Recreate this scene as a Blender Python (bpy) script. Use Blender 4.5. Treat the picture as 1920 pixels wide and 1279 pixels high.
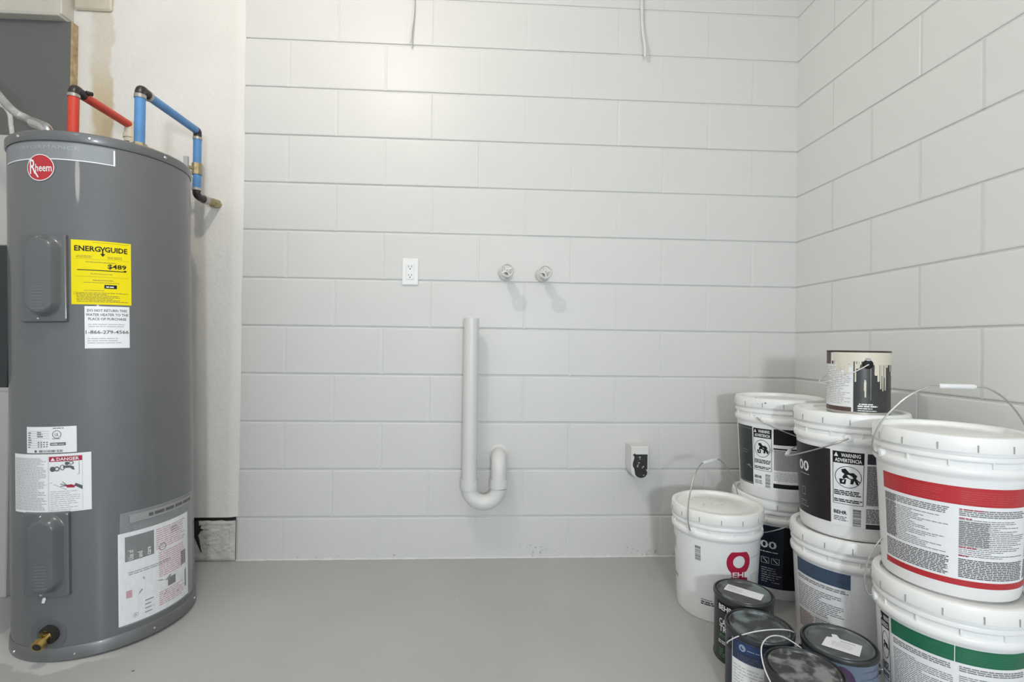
import bpy, math, random
from mathutils import Vector, Matrix
R_ = math.radians
for o in list(bpy.data.objects): bpy.data.objects.remove(o)
scene = bpy.context.scene
COL = scene.collection

# ------------------------------------------------------------------ camera
CAM = Vector((-1.38437, -2.16511, 0.9295))
yaw, pitch, roll = 0.05265, 0.00544, 0.01281
fw = Vector((math.sin(yaw)*math.cos(pitch), math.cos(yaw)*math.cos(pitch), math.sin(pitch)))
rt = Vector((math.cos(yaw), -math.sin(yaw), 0)); up = rt.cross(fw)
r2 = rt*math.cos(roll) + up*math.sin(roll); u2 = up*math.cos(roll) - rt*math.sin(roll)
cd = bpy.data.cameras.new('camera'); cam = bpy.data.objects.new('camera', cd); COL.objects.link(cam)
cd.sensor_width = 36.0; cd.lens = 935.0/1920.0*36.0; cd.clip_start = 0.02
M = Matrix((r2, u2, -fw)).transposed().to_4x4(); M.translation = CAM
cam.matrix_world = M
scene.camera = cam

# ------------------------------------------------------------------ light
w = bpy.data.worlds.new('daylight'); scene.world = w; w.use_nodes = True
w.node_tree.nodes['Background'].inputs[0].default_value = (0.80, 0.91, 1.0, 1)
w.node_tree.nodes['Background'].inputs[1].default_value = 0.78
def point(name, loc, watts, col, rad):
    l = bpy.data.lights.new(name, 'POINT'); l.energy = watts; l.color = col; l.shadow_soft_size = rad
    o = bpy.data.objects.new(name, l); o.location = loc; COL.objects.link(o); return o
point('ceiling_bulb', (-1.98, -1.32, 2.66), 33, (1.0, 0.91, 0.79), 0.026)
point('photographer_flash', CAM + rt*0.40 - fw*1.7 + Vector((0, 0.0, 0.24)), 125, (0.89, 0.95, 1.0), 0.12)
point('rear_streak_lamp', (-2.50, -4.60, 2.42), 18, (1.0, 0.96, 0.9), 0.20)  # unseen lamp added behind the camera to make the highlight streak on the tank
vs = scene.view_settings
vs.view_transform = 'Standard'; vs.look = 'None'; vs.gamma = 1.0; vs.use_curve_mapping = False; vs.exposure = 0.05

# ------------------------------------------------------------------ materials
MATS = {}
def mat(name, col, rough=0.5, metal=0.0, var=0.06, scale=8.0, bump=0.0, bscale=60.0, bdist=0.002, coat=0.0, crough=0.1, spec=0.5, detail=4, stretch=None):
    if name in MATS: return MATS[name]
    m = bpy.data.materials.new(name); m.use_nodes = True; nt = m.node_tree
    b = nt.nodes['Principled BSDF']
    b.inputs['Roughness'].default_value = rough; b.inputs['Metallic'].default_value = metal
    b.inputs['Coat Weight'].default_value = coat; b.inputs['Coat Roughness'].default_value = crough
    b.inputs['Specular IOR Level'].default_value = spec
    tc = nt.nodes.new('ShaderNodeTexCoord'); n = nt.nodes.new('ShaderNodeTexNoise')
    n.inputs['Scale'].default_value = scale; n.inputs['Detail'].default_value = detail
    src = tc.outputs['Object']
    if stretch:
        mp = nt.nodes.new('ShaderNodeMapping'); mp.inputs['Scale'].default_value = stretch
        nt.links.new(src, mp.inputs['Vector']); src = mp.outputs['Vector']
    nt.links.new(src, n.inputs['Vector'])
    cr = nt.nodes.new('ShaderNodeValToRGB'); cr.name = 'ramp'
    cr.color_ramp.elements[0].position = 0.3; cr.color_ramp.elements[1].position = 0.7
    cr.color_ramp.elements[0].color = [c*(1-var) for c in col] + [1]
    cr.color_ramp.elements[1].color = [min(1, c*(1+var)) for c in col] + [1]
    nt.links.new(n.outputs['Fac'], cr.inputs['Fac']); nt.links.new(cr.outputs['Color'], b.inputs['Base Color'])
    if bump:
        n2 = nt.nodes.new('ShaderNodeTexNoise'); n2.inputs['Scale'].default_value = bscale; n2.inputs['Detail'].default_value = 5
        bp = nt.nodes.new('ShaderNodeBump'); bp.inputs['Strength'].default_value = bump; bp.inputs['Distance'].default_value = bdist
        nt.links.new(tc.outputs['Object'], n2.inputs['Vector']); nt.links.new(n2.outputs['Fac'], bp.inputs['Height']); nt.links.new(bp.outputs['Normal'], b.inputs['Normal'])
    MATS[name] = m; return m
def math_node(nt, op, a, b=None, clamp=False):
    n = nt.nodes.new('ShaderNodeMath'); n.operation = op; n.use_clamp = clamp
    for i, v in enumerate((a, b)):
        if v is None: continue
        if isinstance(v, (int, float)): n.inputs[i].default_value = v
        else: nt.links.new(v, n.inputs[i])
    return n.outputs[0]
def smooth(nt, v, a, b):
    n = nt.nodes.new('ShaderNodeMapRange'); n.interpolation_type = 'SMOOTHSTEP'
    n.inputs[1].default_value = a; n.inputs[2].default_value = b
    nt.links.new(v, n.inputs[0]); return n.outputs[0]
def overlay(m, fac, col):
    """mix a colour over the material's base colour where fac is 1"""
    nt = m.node_tree; b = nt.nodes['Principled BSDF']
    old = b.inputs['Base Color'].links[0].from_socket
    mx = nt.nodes.new('ShaderNodeMix'); mx.data_type = 'RGBA'
    nt.links.new(fac, mx.inputs[0]); nt.links.new(old, mx.inputs[6]); mx.inputs[7].default_value = (*col, 1)
    nt.links.new(mx.outputs[2], b.inputs['Base Color'])
def objxyz(m):
    nt = m.node_tree; tc = nt.nodes.new('ShaderNodeTexCoord'); s = nt.nodes.new('ShaderNodeSeparateXYZ')
    nt.links.new(tc.outputs['Object'], s.inputs[0]); return nt, tc.outputs['Object'], s.outputs
def noise(nt, vec, scale, detail=4):
    n = nt.nodes.new('ShaderNodeTexNoise'); n.inputs['Scale'].default_value = scale; n.inputs['Detail'].default_value = detail
    nt.links.new(vec, n.inputs['Vector']); return n.outputs['Fac']

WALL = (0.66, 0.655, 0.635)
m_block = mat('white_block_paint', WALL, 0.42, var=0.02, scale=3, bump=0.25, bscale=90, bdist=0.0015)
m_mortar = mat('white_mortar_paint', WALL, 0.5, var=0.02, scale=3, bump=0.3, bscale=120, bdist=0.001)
m_rblock = mat('white_block_paint_lifted', (0.74, 0.735, 0.71), 0.42, var=0.02, scale=3, bump=0.25, bscale=90, bdist=0.0015)  # copy of the block paint, lightened to offset weaker light on the side wall
m_stucco = mat('cream_stucco', (0.72, 0.70, 0.665), 0.6, var=0.03, scale=4, bump=0.45, bscale=55, bdist=0.004)
m_floor = mat('grey_floor_paint', (0.425, 0.425, 0.415), 0.38, var=0.05, scale=2.2, bump=0.12, bscale=40, bdist=0.002)
m_ceil = mat('ceiling_paint', (0.74, 0.73, 0.71), 0.7, var=0.03)
m_white = mat('white_plastic', (0.84, 0.84, 0.825), 0.32, var=0.02, scale=12)
m_lid = mat('white_lid_plastic', (0.87, 0.87, 0.845), 0.34, var=0.03, scale=14, bump=0.12, bscale=50, bdist=0.001)
m_slot = mat('lid_slot_shade', (0.36, 0.36, 0.35), 0.5)
m_wire = mat('galvanised_wire', (0.42, 0.42, 0.41), 0.35, 0.8, var=0.12, scale=60)
m_grip = mat('white_grip', (0.75, 0.75, 0.74), 0.4)
m_pvc = mat('painted_pvc', (0.68, 0.675, 0.655), 0.35, var=0.02)
m_black = mat('black_print', (0.008, 0.008, 0.009), 0.5, spec=0.25)
m_dgrey = mat('dark_grey_print', (0.10, 0.10, 0.10), 0.5)
m_grey = mat('grey_print', (0.21, 0.21, 0.21), 0.5)
m_lgrey = mat('light_grey_print', (0.45, 0.45, 0.45), 0.5)
m_paper = mat('white_paper', (0.82, 0.82, 0.83), 0.4, var=0.015)
m_wprint = mat('white_print', (0.82, 0.82, 0.82), 0.45)
m_red = mat('red_print', (0.46, 0.022, 0.030), 0.35, var=0.05)
m_crimson = mat('crimson_print', (0.40, 0.010, 0.045), 0.4, var=0.05)
m_pink = mat('pink_print', (0.55, 0.24, 0.28), 0.5)
m_green = mat('green_print', (0.010, 0.135, 0.065), 0.4, var=0.06)
m_blue = mat('slate_blue_print', (0.045, 0.075, 0.13), 0.45, var=0.06)
m_yellow = mat('yellow_paper', (0.86, 0.71, 0.004), 0.55, var=0.02, spec=0.2)
m_tank = mat('grey_tank_enamel', (0.118, 0.121, 0.126), 0.48, 0.0, var=0.03, scale=3, coat=0.55, crough=0.06)
m_tankrim = mat('grey_rim_enamel', (0.15, 0.152, 0.155), 0.35, 0.3, var=0.03, coat=0.3)
m_cover = mat('grey_cover_plastic', (0.105, 0.110, 0.115), 0.28, var=0.03, coat=0.3)
m_band = mat('silver_band', (0.27, 0.285, 0.30), 0.35, 0.4, var=0.03)
m_silver = mat('silver_screw', (0.6, 0.6, 0.6), 0.25, 1.0)
m_brass = mat('brass', (0.52, 0.36, 0.12), 0.28, 1.0, var=0.15, scale=50)
m_oldbrass = mat('weathered_brass', (0.36, 0.30, 0.17), 0.45, 0.6, var=0.3, scale=70)
m_fit = mat('dark_fitting', (0.045, 0.040, 0.038), 0.4, 0.4, var=0.4, scale=60)
m_crimp = mat('crimp_ring', (0.45, 0.42, 0.38), 0.35, 0.8)
m_redpex = mat('red_pex', (0.56, 0.045, 0.022), 0.4, var=0.1, scale=20)
m_bluepex = mat('blue_pex', (0.085, 0.24, 0.50), 0.4, var=0.08, scale=20)
m_cream = mat('cream_cpvc', (0.60, 0.54, 0.42), 0.45, var=0.06)
m_conduit = mat('flex_metal_conduit', (0.44, 0.44, 0.42), 0.4, 0.5, var=0.1, scale=40)
m_darkbody = mat('charcoal_body', (0.030, 0.033, 0.036), 0.35, var=0.15, scale=20)

# floor wear: pale overspray around the heater foot and small specks
nt, oc, xyz = objxyz(m_floor)
dx = math_node(nt, 'SUBTRACT', xyz[0], -2.621); dy = math_node(nt, 'SUBTRACT', xyz[1], -0.428)
d = math_node(nt, 'SQRT', math_node(nt, 'ADD', math_node(nt, 'MULTIPLY', dx, dx), math_node(nt, 'MULTIPLY', dy, dy)))
dn = math_node(nt, 'ADD', d, math_node(nt, 'MULTIPLY', math_node(nt, 'SUBTRACT', noise(nt, oc, 9), 0.5), 0.13))
side = smooth(nt, math_node(nt, 'ADD', math_node(nt, 'MULTIPLY', dx, -0.45), math_node(nt, 'MULTIPLY', dy, -1.0)), 0.08, 0.2)
ringm = math_node(nt, 'MULTIPLY', math_node(nt, 'SUBTRACT', 1.0, smooth(nt, dn, 0.270, 0.285)), side)
overlay(m_floor, math_node(nt, 'MULTIPLY', ringm, 0.85), (0.60, 0.60, 0.58))
vor = nt.nodes.new('ShaderNodeTexVoronoi'); vor.inputs['Scale'].default_value = 7.0; nt.links.new(oc, vor.inputs['Vector'])
spk = math_node(nt, 'MULTIPLY', math_node(nt, 'LESS_THAN', vor.outputs['Distance'], 0.028), math_node(nt, 'GREATER_THAN', noise(nt, oc, 3.0), 0.52))
overlay(m_floor, spk, (0.52, 0.52, 0.50))
vor2 = nt.nodes.new('ShaderNodeTexVoronoi'); vor2.inputs['Scale'].default_value = 5.3; vor2.inputs['Randomness'].default_value = 1.0; nt.links.new(oc, vor2.inputs['Vector'])
spk2 = math_node(nt, 'MULTIPLY', math_node(nt, 'LESS_THAN', vor2.outputs['Distance'], 0.030), math_node(nt, 'LESS_THAN', noise(nt, oc, 2.3), 0.49))
overlay(m_floor, spk2, (0.10, 0.10, 0.095))
# water stain on the stucco above the hot pipe
nt, oc, xyz = objxyz(m_stucco)
wob = math_node(nt, 'MULTIPLY', math_node(nt, 'SUBTRACT', noise(nt, oc, 9), 0.5), 0.09)
xx = math_node(nt, 'ADD', xyz[0], wob)
band = math_node(nt, 'MULTIPLY', smooth(nt, xx, -3.05, -3.01), math_node(nt, 'SUBTRACT', 1.0, smooth(nt, xx, -2.955, -2.94)))
vert = math_node(nt, 'MULTIPLY', smooth(nt, math_node(nt, 'ADD', xyz[2], wob), 1.69, 1.72), math_node(nt, 'SUBTRACT', 1.0, math_node(nt, 'MULTIPLY', smooth(nt, xyz[2], 1.88, 2.12), 0.55)))
overlay(m_stucco, math_node(nt, 'MULTIPLY', math_node(nt, 'MULTIPLY', band, vert), 0.85), (0.50, 0.39, 0.22))

# ------------------------------------------------------------------ mesh helpers
class MB:
    def __init__(s): s.v = []; s.f = []
    def add(s, vs, fs):
        o = len(s.v); s.v += [tuple(p) for p in vs]; s.f += [tuple(i+o for i in f) for f in fs]; return s
    def box(s, a, b):
        (x0, y0, z0), (x1, y1, z1) = a, b
        return s.add([(x0,y0,z0),(x1,y0,z0),(x1,y1,z0),(x0,y1,z0),(x0,y0,z1),(x1,y0,z1),(x1,y1,z1),(x0,y1,z1)],
                     [(0,3,2,1),(4,5,6,7),(0,1,5,4),(1,2,6,5),(2,3,7,6),(3,0,4,7)])
    def bbox(s, a, b, c=0.003):
        """chamfered box"""
        (x0, y0, z0), (x1, y1, z1) = a, b
        ring = lambda z, e: [(x0+e,y0,z),(x1-e,y0,z),(x1,y0+e,z),(x1,y1-e,z),(x1-e,y1,z),(x0+e,y1,z),(x0,y1-e,z),(x0,y0+e,z)]
        ins = lambda z: [(x0+c,y0+c,z),(x1-c,y0+c,z),(x1-c,y0+c,z),(x1-c,y1-c,z),(x1-c,y1-c,z),(x0+c,y1-c,z),(x0+c,y1-c,z),(x0+c,y0+c,z)]
        vs = ins(z0)+ring(z0+c, c)+ring(z1-c, c)+ins(z1); fs = []
        for k in range(3):
            for i in range(8): fs.append((k*8+i, k*8+(i+1)%8, (k+1)*8+(i+1)%8, (k+1)*8+i))
        fs.append((0,5,3,1)); fs.append((24+1,24+3,24+5,24+0))
        return s.add(vs, fs)
    def lathe(s, prof, n=48, c=(0,0,0), a0=0.0, a1=2*math.pi, axis='z'):
        full = abs(a1-a0-2*math.pi) < 1e-6; m = n if full else n+1; vs = []; fs = []
        for i in range(m):
            t = a0+(a1-a0)*i/n; ct, st = math.cos(t), math.sin(t)
            for r, z in prof:
                if axis == 'z': p = (r*ct, r*st, z)
                elif axis == 'y': p = (r*ct, z, -r*st)
                else: p = (z, r*ct, r*st)
                vs.append((p[0]+c[0], p[1]+c[1], p[2]+c[2]))
        k = len(prof)
        for i in range(n):
            j = (i+1) % m
            for q in range(k-1):
                fs.append((i*k+q, j*k+q, j*k+q+1, i*k+q+1))
        return s.add(vs, fs)
    def tube(s, pts, r, n=10, caps=True):
        pts = [Vector(p) for p in pts]; rr = r if isinstance(r, (list, tuple)) else [r]*len(pts)
        T = []
        for i in range(len(pts)):
            a = pts[max(0, i-1)]; b = pts[min(len(pts)-1, i+1)]; T.append((b-a).normalized())
        ref = Vector((0,0,1)) if abs(T[0].z) < 0.9 else Vector((1,0,0))
        N = T[0].cross(ref).normalized(); vs = []; fs = []
        for i, p in enumerate(pts):
            N = (N - T[i]*N.dot(T[i])).normalized(); B = T[i].cross(N)
            for k in range(n):
                a = 2*math.pi*k/n; vs.append(p + (N*math.cos(a)+B*math.sin(a))*rr[i])
        for i in range(len(pts)-1):
            for k in range(n): fs.append((i*n+k, i*n+(k+1)%n, (i+1)*n+(k+1)%n, (i+1)*n+k))
        if caps: fs.append(tuple(range(n))[::-1]); fs.append(tuple((len(pts)-1)*n+k for k in range(n)))
        return s.add(vs, fs)
    def build(s, name, m, parent=None, sm=False):
        me = bpy.data.meshes.new(name); me.from_pydata(s.v, [], s.f); me.update()
        if m: me.materials.append(m)
        if sm:
            me.polygons.foreach_set('use_smooth', [True]*len(me.polygons))
            me.set_sharp_from_angle(angle=R_(38))
        o = bpy.data.objects.new(name, me); COL.objects.link(o)
        if parent: o.parent = parent
        return o
def tag(o, label=None, cat=None, group=None, kind=None):
    if label: o['label'] = label
    if cat: o['category'] = cat
    if group: o['group'] = group
    if kind: o['kind'] = kind
    return o
def thing(name, loc, label, cat, group=None, rot=(0,0,0)):
    o = bpy.data.objects.new(name, None); COL.objects.link(o); o.empty_display_size = 0.05
    o.location = loc; o.rotation_euler = rot; return tag(o, label, cat, group)
def smoothpath(P, k=8):
    P = [Vector(p) for p in P]; out = []
    for i in range(len(P)-1):
        a = P[max(0,i-1)]; b = P[i]; c = P[i+1]; d = P[min(len(P)-1,i+2)]
        for j in range(k):
            t = j/k
            out.append(0.5*((2*b)+(c-a)*t+(2*a-5*b+4*c-d)*t*t+(3*b-a-3*c+d)*t**3))
    out.append(P[-1]); return out

# ---- flat print in label space (u to the right, v up), mapped on a surface
_tc = {}
def text2d(s, size, bold=0.0):
    key = (s, round(bold, 4))
    if key not in _tc:
        cu = bpy.data.curves.new('t', 'FONT'); cu.body = s; cu.size = 1.0; cu.resolution_u = 2; cu.offset = bold
        cu.align_x = 'LEFT'; cu.fill_mode = 'FRONT'
        ob = bpy.data.objects.new('t', cu); COL.objects.link(ob)
        me = ob.to_mesh()
        _tc[key] = ([(v.co.x, v.co.y) for v in me.vertices], [tuple(p.vertices) for p in me.polygons])
        ob.to_mesh_clear(); bpy.data.objects.remove(ob); bpy.data.curves.remove(cu)
    return _tc[key]
class Print:
    """2D shapes (metres) that get mapped onto a surface"""
    def __init__(s): s.v = []; s.f = []; s.n = 0
    def poly(s, pts):
        s.n += 1
        o = len(s.v); s.v += list(pts); s.f.append(tuple(range(o, o+len(pts)))); return s
    def rect(s, u0, v0, u1, v1, step=0.012):
        s.n += 1; n = max(1, int(abs(u1-u0)/step)); o = len(s.v)
        for i in range(n+1):
            u = u0+(u1-u0)*i/n; s.v += [(u, v0), (u, v1)]
        for i in range(n): s.f.append((o+2*i, o+2*i+2, o+2*i+3, o+2*i+1))
        return s
    def frame(s, u0, v0, u1, v1, t):
        s.rect(u0,v0,u1,v0+t); s.rect(u0,v1-t,u1,v1); s.rect(u0,v0,u0+t,v1); s.rect(u1-t,v0,u1,v1); return s
    def ring(s, cu, cv, a, b, t, n=36):
        o = len(s.v)
        for i in range(n):
            c, d = math.cos(2*math.pi*i/n), math.sin(2*math.pi*i/n)
            s.v += [(cu+a*c, cv+b*d), (cu+(a-t)*c, cv+(b-t)*d)]
        for i in range(n): j = (i+1) % n; s.f.append((o+2*i, o+2*j, o+2*j+1, o+2*i+1))
        return s
    def disc(s, cu, cv, a, b=None, n=28):
        b = b or a
        if a > .011:
            s.n += 1; k = 18; o = len(s.v)
            for i in range(k+1):
                x = -math.cos(math.pi*i/k); h = math.sqrt(max(0, 1-x*x))*b; s.v += [(cu+a*x, cv-h), (cu+a*x, cv+h)]
            for i in range(k): s.f.append((o+2*i, o+2*i+2, o+2*i+3, o+2*i+1))
            return s
        return s.poly([(cu+a*math.cos(2*math.pi*i/n), cv+b*math.sin(2*math.pi*i/n)) for i in range(n)])
    def text(s, t, u, v, h, w=None, bold=0.0, align='L', shear=0.0, rot=0.0):
        """h is the cap height; w fits the width"""
        vs, fs = text2d(t, 1.0, bold); s.n += 2
        if not vs: return s
        x0 = min(p[0] for p in vs); x1 = max(p[0] for p in vs)
        k = h/0.69; kx = (w/(x1-x0)) if w else k
        W = (x1-x0)*kx; off = {'L': 0, 'C': -W/2, 'R': -W}[align]; o = len(s.v); c, d = math.cos(rot), math.sin(rot)
        for p in vs:
            a = (p[0]-x0)*kx+off+p[1]*k*shear; b = p[1]*k
            s.v.append((u+a*c-b*d, v+a*d+b*c))
        s.f += [tuple(i+o for i in f) for f in fs]; return s
    def lines(s, u0, v0, u1, v1, lh, rng, fill=0.55, ragged=0.35, cw=None, rot=0.0, slope=0.0):
        v = v1-lh
        while v >= v0-1e-6:
            end = u1-(u1-u0)*ragged*rng.random()**2; u = u0
            while u < end:
                L = lh*(0.9+2.6*rng.random()); e = min(end, u+L)
                s.rect(u, v+slope*(u-u0), e, v+lh*fill+slope*(u-u0), 0.02); u = e+lh*0.35
            v -= lh
        return s
    def barcode(s, u0, v0, u1, v1, rng, vertical=False):
        a, b = (v0, v1) if vertical else (u0, u1); n = 22; k = (b-a)/n; t = a
        for i in range(n):
            ww = k*(0.25+0.5*rng.random())
            if vertical: s.rect(u0, t, u1, t+ww)
            else: s.rect(t, v0, t+ww, v1)
            t += k
        return s
    def on(s, fn, name, m, parent):
        me = MB(); me.v = [fn(u, v) for u, v in s.v]; me.f = s.f
        o = me.build(name, m, parent)
        if s.n > 1 and name not in ('ring_logo', 'paint_run', 'badge'): o['kind'] = 'stuff'
        return o
def cylmap(rf, th0, off):
    """u metres of arc from th0 degrees at mean radius, v = height"""
    rm = rf(0.15)
    def fn(u, v):
        t = R_(th0)+u/rm; r = rf(v)+off; return (r*math.cos(t), r*math.sin(t), v)
    return fn

# ------------------------------------------------------------------ the setting
BL = 0.2032; Z0 = 0.1797; TOP = 2.75
mb = MB(); mb.box((-4.2, -3.2, -0.08), (0.3, 0.22, 0.0))
floor = tag(mb.build('floor', m_floor), 'grey painted concrete floor', kind='structure')
mb = MB(); mb.box((-4.2, -4.7, TOP), (0.8, 0.22, TOP+0.1))
tag(mb.build('ceiling', m_ceil), 'pale painted garage ceiling', kind='structure')
mb = MB(); mb.box((-4.2, -3.2, 0), (-4.0, 0.22, TOP))
tag(mb.build('wall_left', m_ceil), 'pale side wall left of the heater corner', kind='structure')

def block_mesh(wd, ht, name):
    """front face at local y=0 looking to -y, centred in x, base z=0"""
    c = 0.0026; a = wd/2; e = 0.008
    vs = [(-a,e,0),(a,e,0),(a,e,ht),(-a,e,ht),(-a,c*0.8,0),(a,c*0.8,0),(a,c*0.8,ht),(-a,c*0.8,ht),
          (-a+c,0.0004,c),(a-c,0.0004,c),(a-c,0.0004,ht-c),(-a+c,0.0004,ht-c),
          (-a+2.2*c,0,2.2*c),(a-2.2*c,0,2.2*c),(a-2.2*c,0,ht-2.2*c),(-a+2.2*c,0,ht-2.2*c)]
    fs = [(12,13,14,15)]
    for k in (0,4,8):
        for i in range(4): fs.append((k+i, k+(i+1)%4, k+4+(i+1)%4, k+4+i))
    m = MB(); m.v = vs; m.f = fs; me = bpy.data.meshes.new(name); me.from_pydata(vs, [], fs); me.update(); return me
_bm = {}
def block(wd, ht, m, loc, rz, parent):
    key = (round(wd, 4), round(ht, 4), m.name)
    if key not in _bm:
        me = block_mesh(wd, ht, 'block'); me.materials.append(m); _bm[key] = me
    o = bpy.data.objects.new('block', _bm[key]); COL.objects.link(o); o.parent = parent; o.location = loc; o.rotation_euler = (0, 0, rz); return o
rng = random.Random(4)
HJ, VJ = 0.0070, 0.0040
XL = -2.425
# back wall: mortar bed, raised perpend fills, then each block
mb = MB(); mb.box((-4.0, 0.0055, 0), (0.22, 0.2, TOP))
def courses():
    out = [(0.0, Z0)]; z = Z0
    while z < TOP-0.02: out.append((z, min(z+BL, TOP))); z += BL
    return out
CS = courses(); blocks = []
for i, (za, zb) in enumerate(CS):
    js = [-(n*BL) for n in range(1 if i % 2 == 0 else 2, 12, 2)]
    xs = [0.0]+js+[XL]
    for a, b in zip(xs[1:], xs[:-1]):
        if b-a < 0.05: continue
        l = a+VJ/2; r = b-VJ/2 if b < 0 else 0.008
        blocks.append(((l+r)/2, za+HJ/2 if i else 0.0, r-l, zb-za-(HJ if i else HJ/2)))
    for j in js:
        dpt = rng.choice((0.0002, 0.0003, 0.0005, 0.0009, 0.0014))
        mb.box((j-VJ, dpt, za+HJ/2), (j+VJ, 0.0060, zb-HJ/2))
wall_back = tag(mb.build('wall_back', m_mortar), 'white painted concrete block back wall with pipe stubs', kind='structure')
for (x, z, wd, ht) in blocks:
    o = block(wd, ht, m_block, (x, rng.uniform(-0.0007, 0.0007), z), 0, wall_back)
    o.rotation_euler = (rng.uniform(-.002, .002), 0, rng.uniform(-.0012, .0012))
# right wall
mb = MB(); mb.box((0.0050, -2.3, 0), (0.2, 0.2, TOP)); blocks = []; YE = -2.0
for i, (za, zb) in enumerate(CS):
    js = [-(n*BL+0.0295) for n in range(1 if i % 2 == 1 else 2, 10, 2)]
    ys = [0.0]+js
    for a, b in zip(ys[1:], ys[:-1]):
        l = a+VJ/2; r = b-VJ/2 if b < 0 else 0.008
        blocks.append(((l+r)/2, za+HJ/2 if i else 0.0, r-l, zb-za-(HJ if i else HJ/2)))
    for j in js:
        mb.box((rng.choice((0.0000, 0.0002, 0.0005)), j-VJ, za+HJ/2), (0.0056, j+VJ, zb-HJ/2))
wall_right = tag(mb.build('wall_right', m_mortar), 'white painted concrete block side wall behind the paint buckets', kind='structure')
for (y, z, wd, ht) in blocks:
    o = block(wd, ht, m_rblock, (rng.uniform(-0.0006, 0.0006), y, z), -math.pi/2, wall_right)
# paint bead along the floor and small flaked spots low on the wall
rr = random.Random(31); mb = MB(); n = 160; vs = []; fs = []
for i in range(n+1):
    x = XL+(0-XL)*i/n; h = 0.003+0.006*rr.random()**2; d = 0.003+0.004*rr.random()
    vs += [(x, -d, 0.0005), (x, -d*0.5, h*0.7), (x, 0.004, h+0.003)]
for i in range(n): fs += [(i*3, i*3+3, i*3+4, i*3+1), (i*3+1, i*3+4, i*3+5, i*3+2)]
mb.add(vs, fs); mb.build('paint_bead', m_mortar, wall_back)
mb = MB()
for k in range(46):
    px_, pz_, sx_, sz_ = rr.choice(((-1.17, 0.045, .05, .03), (-1.13, 0.03, .05, .02), (-.72, 0.03, .05, .03), (-.66, .02, .04, .015), (-.95, .014, .3, .008), (-1.85, .014, .4, .006)))
    cx = px_+rr.gauss(0, sx_*.5); cz = max(.008, pz_+rr.gauss(0, sz_*.5)); r = .0015+.004*rr.random()**2; m_ = 6
    pts = [(cx+r*(.6+.6*rr.random())*math.cos(6.283*i/m_), cz+r*(.5+.5*rr.random())*math.sin(6.283*i/m_)) for i in range(m_)]
    y = -.002-.0025*rr.random()
    mb.add([(a, y, b) for a, b in pts]+[(a, .001, b) for a, b in pts], [tuple(range(m_))]+[(i, (i+1) % m_, (i+1) % m_+m_, i+m_) for i in range(m_)])
tag(mb.build('paint_flakes', mat('flaked_paint', (.52, .51, .48), .7, var=.2, scale=60), wall_back), kind='stuff')
# stucco skin on the left of the back wall
mb = MB(); prof = [(-4.0, -0.012), (XL-0.035, -0.012), (XL-0.018, -0.0095), (XL-0.004, -0.004), (XL+0.010, 0.0006)]
zs = [0.186+k*(TOP-0.186)/12 for k in range(13)]
vs = [(x, y, z) for z in zs for (x, y) in prof]; fs = []
for k in range(12):
    for i in range(4): fs.append((k*5+i, k*5+i+1, (k+1)*5+i+1, (k+1)*5+i))
mb.add(vs, fs); mb.add([(x, y, 0.186) for x, y in prof]+[(x, 0.0036, 0.186) for x, y in prof], [(i, i+5, i+6, i+1) for i in range(4)])
tag(mb.build('stucco_panel', m_stucco, wall_back, True), 'cream rough stucco skin with brown water stain')
m_gap = mat('dark_gap', (0.02, 0.018, 0.016), 0.9)
mb = MB(); mb.box((-4.0, 0.0, 0), (XL-0.002, 0.0036, 0.186)); tag(mb.build('gap_shade', m_gap, wall_back), 'dark strip painted as shade in the gap under the stucco')  # near-black box: the shade of the gap is put into its colour
m_rough = mat('rough_block_paint', (0.56, 0.55, 0.51), 0.7, var=0.06, scale=12, bump=1.0, bscale=45, bdist=0.008)
mb = MB(); nx, nz = 30, 16; x0, x1 = -3.0, XL-0.0005; rr = random.Random(9)
vs = []; fs = []
for k in range(nz+1):
    for i in range(nx+1):
        e = (i in (0, nx)) or (k in (0, nz))
        vs.append((x0+(x1-x0)*i/nx, -0.004 if e else -0.009+rr.uniform(-.0022, .0022), 0.002+0.168*k/nz + (rr.uniform(-.003, .002) if k == nz else 0)))
for k in range(nz):
    for i in range(nx): a = k*(nx+1)+i; fs.append((a, a+1, a+nx+2, a+nx+1))
mb.add(vs, fs); rb = tag(mb.build('rough_block', m_rough, wall_back), 'rough unfinished block below the stucco')
mb = MB()
def shard(pts, y=-0.0125): mb.add([(a, y, b) for a, b in pts]+[(a, y+0.006, b) for a, b in pts], [tuple(range(len(pts)))]+[(i, (i+1) % len(pts), (i+1) % len(pts)+len(pts), i+len(pts)) for i in range(len(pts))])
shard([(-2.600,.172),(-2.575,.170),(-2.572,.15),(-2.562,.155),(-2.567,.14),(-2.552,.135),(-2.566,.128),(-2.575,.11),(-2.566,.07),(-2.560,.04),(-2.570,.06),(-2.586,.10),(-2.600,.10)])
mb.build('crack', m_gap, rb)
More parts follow.
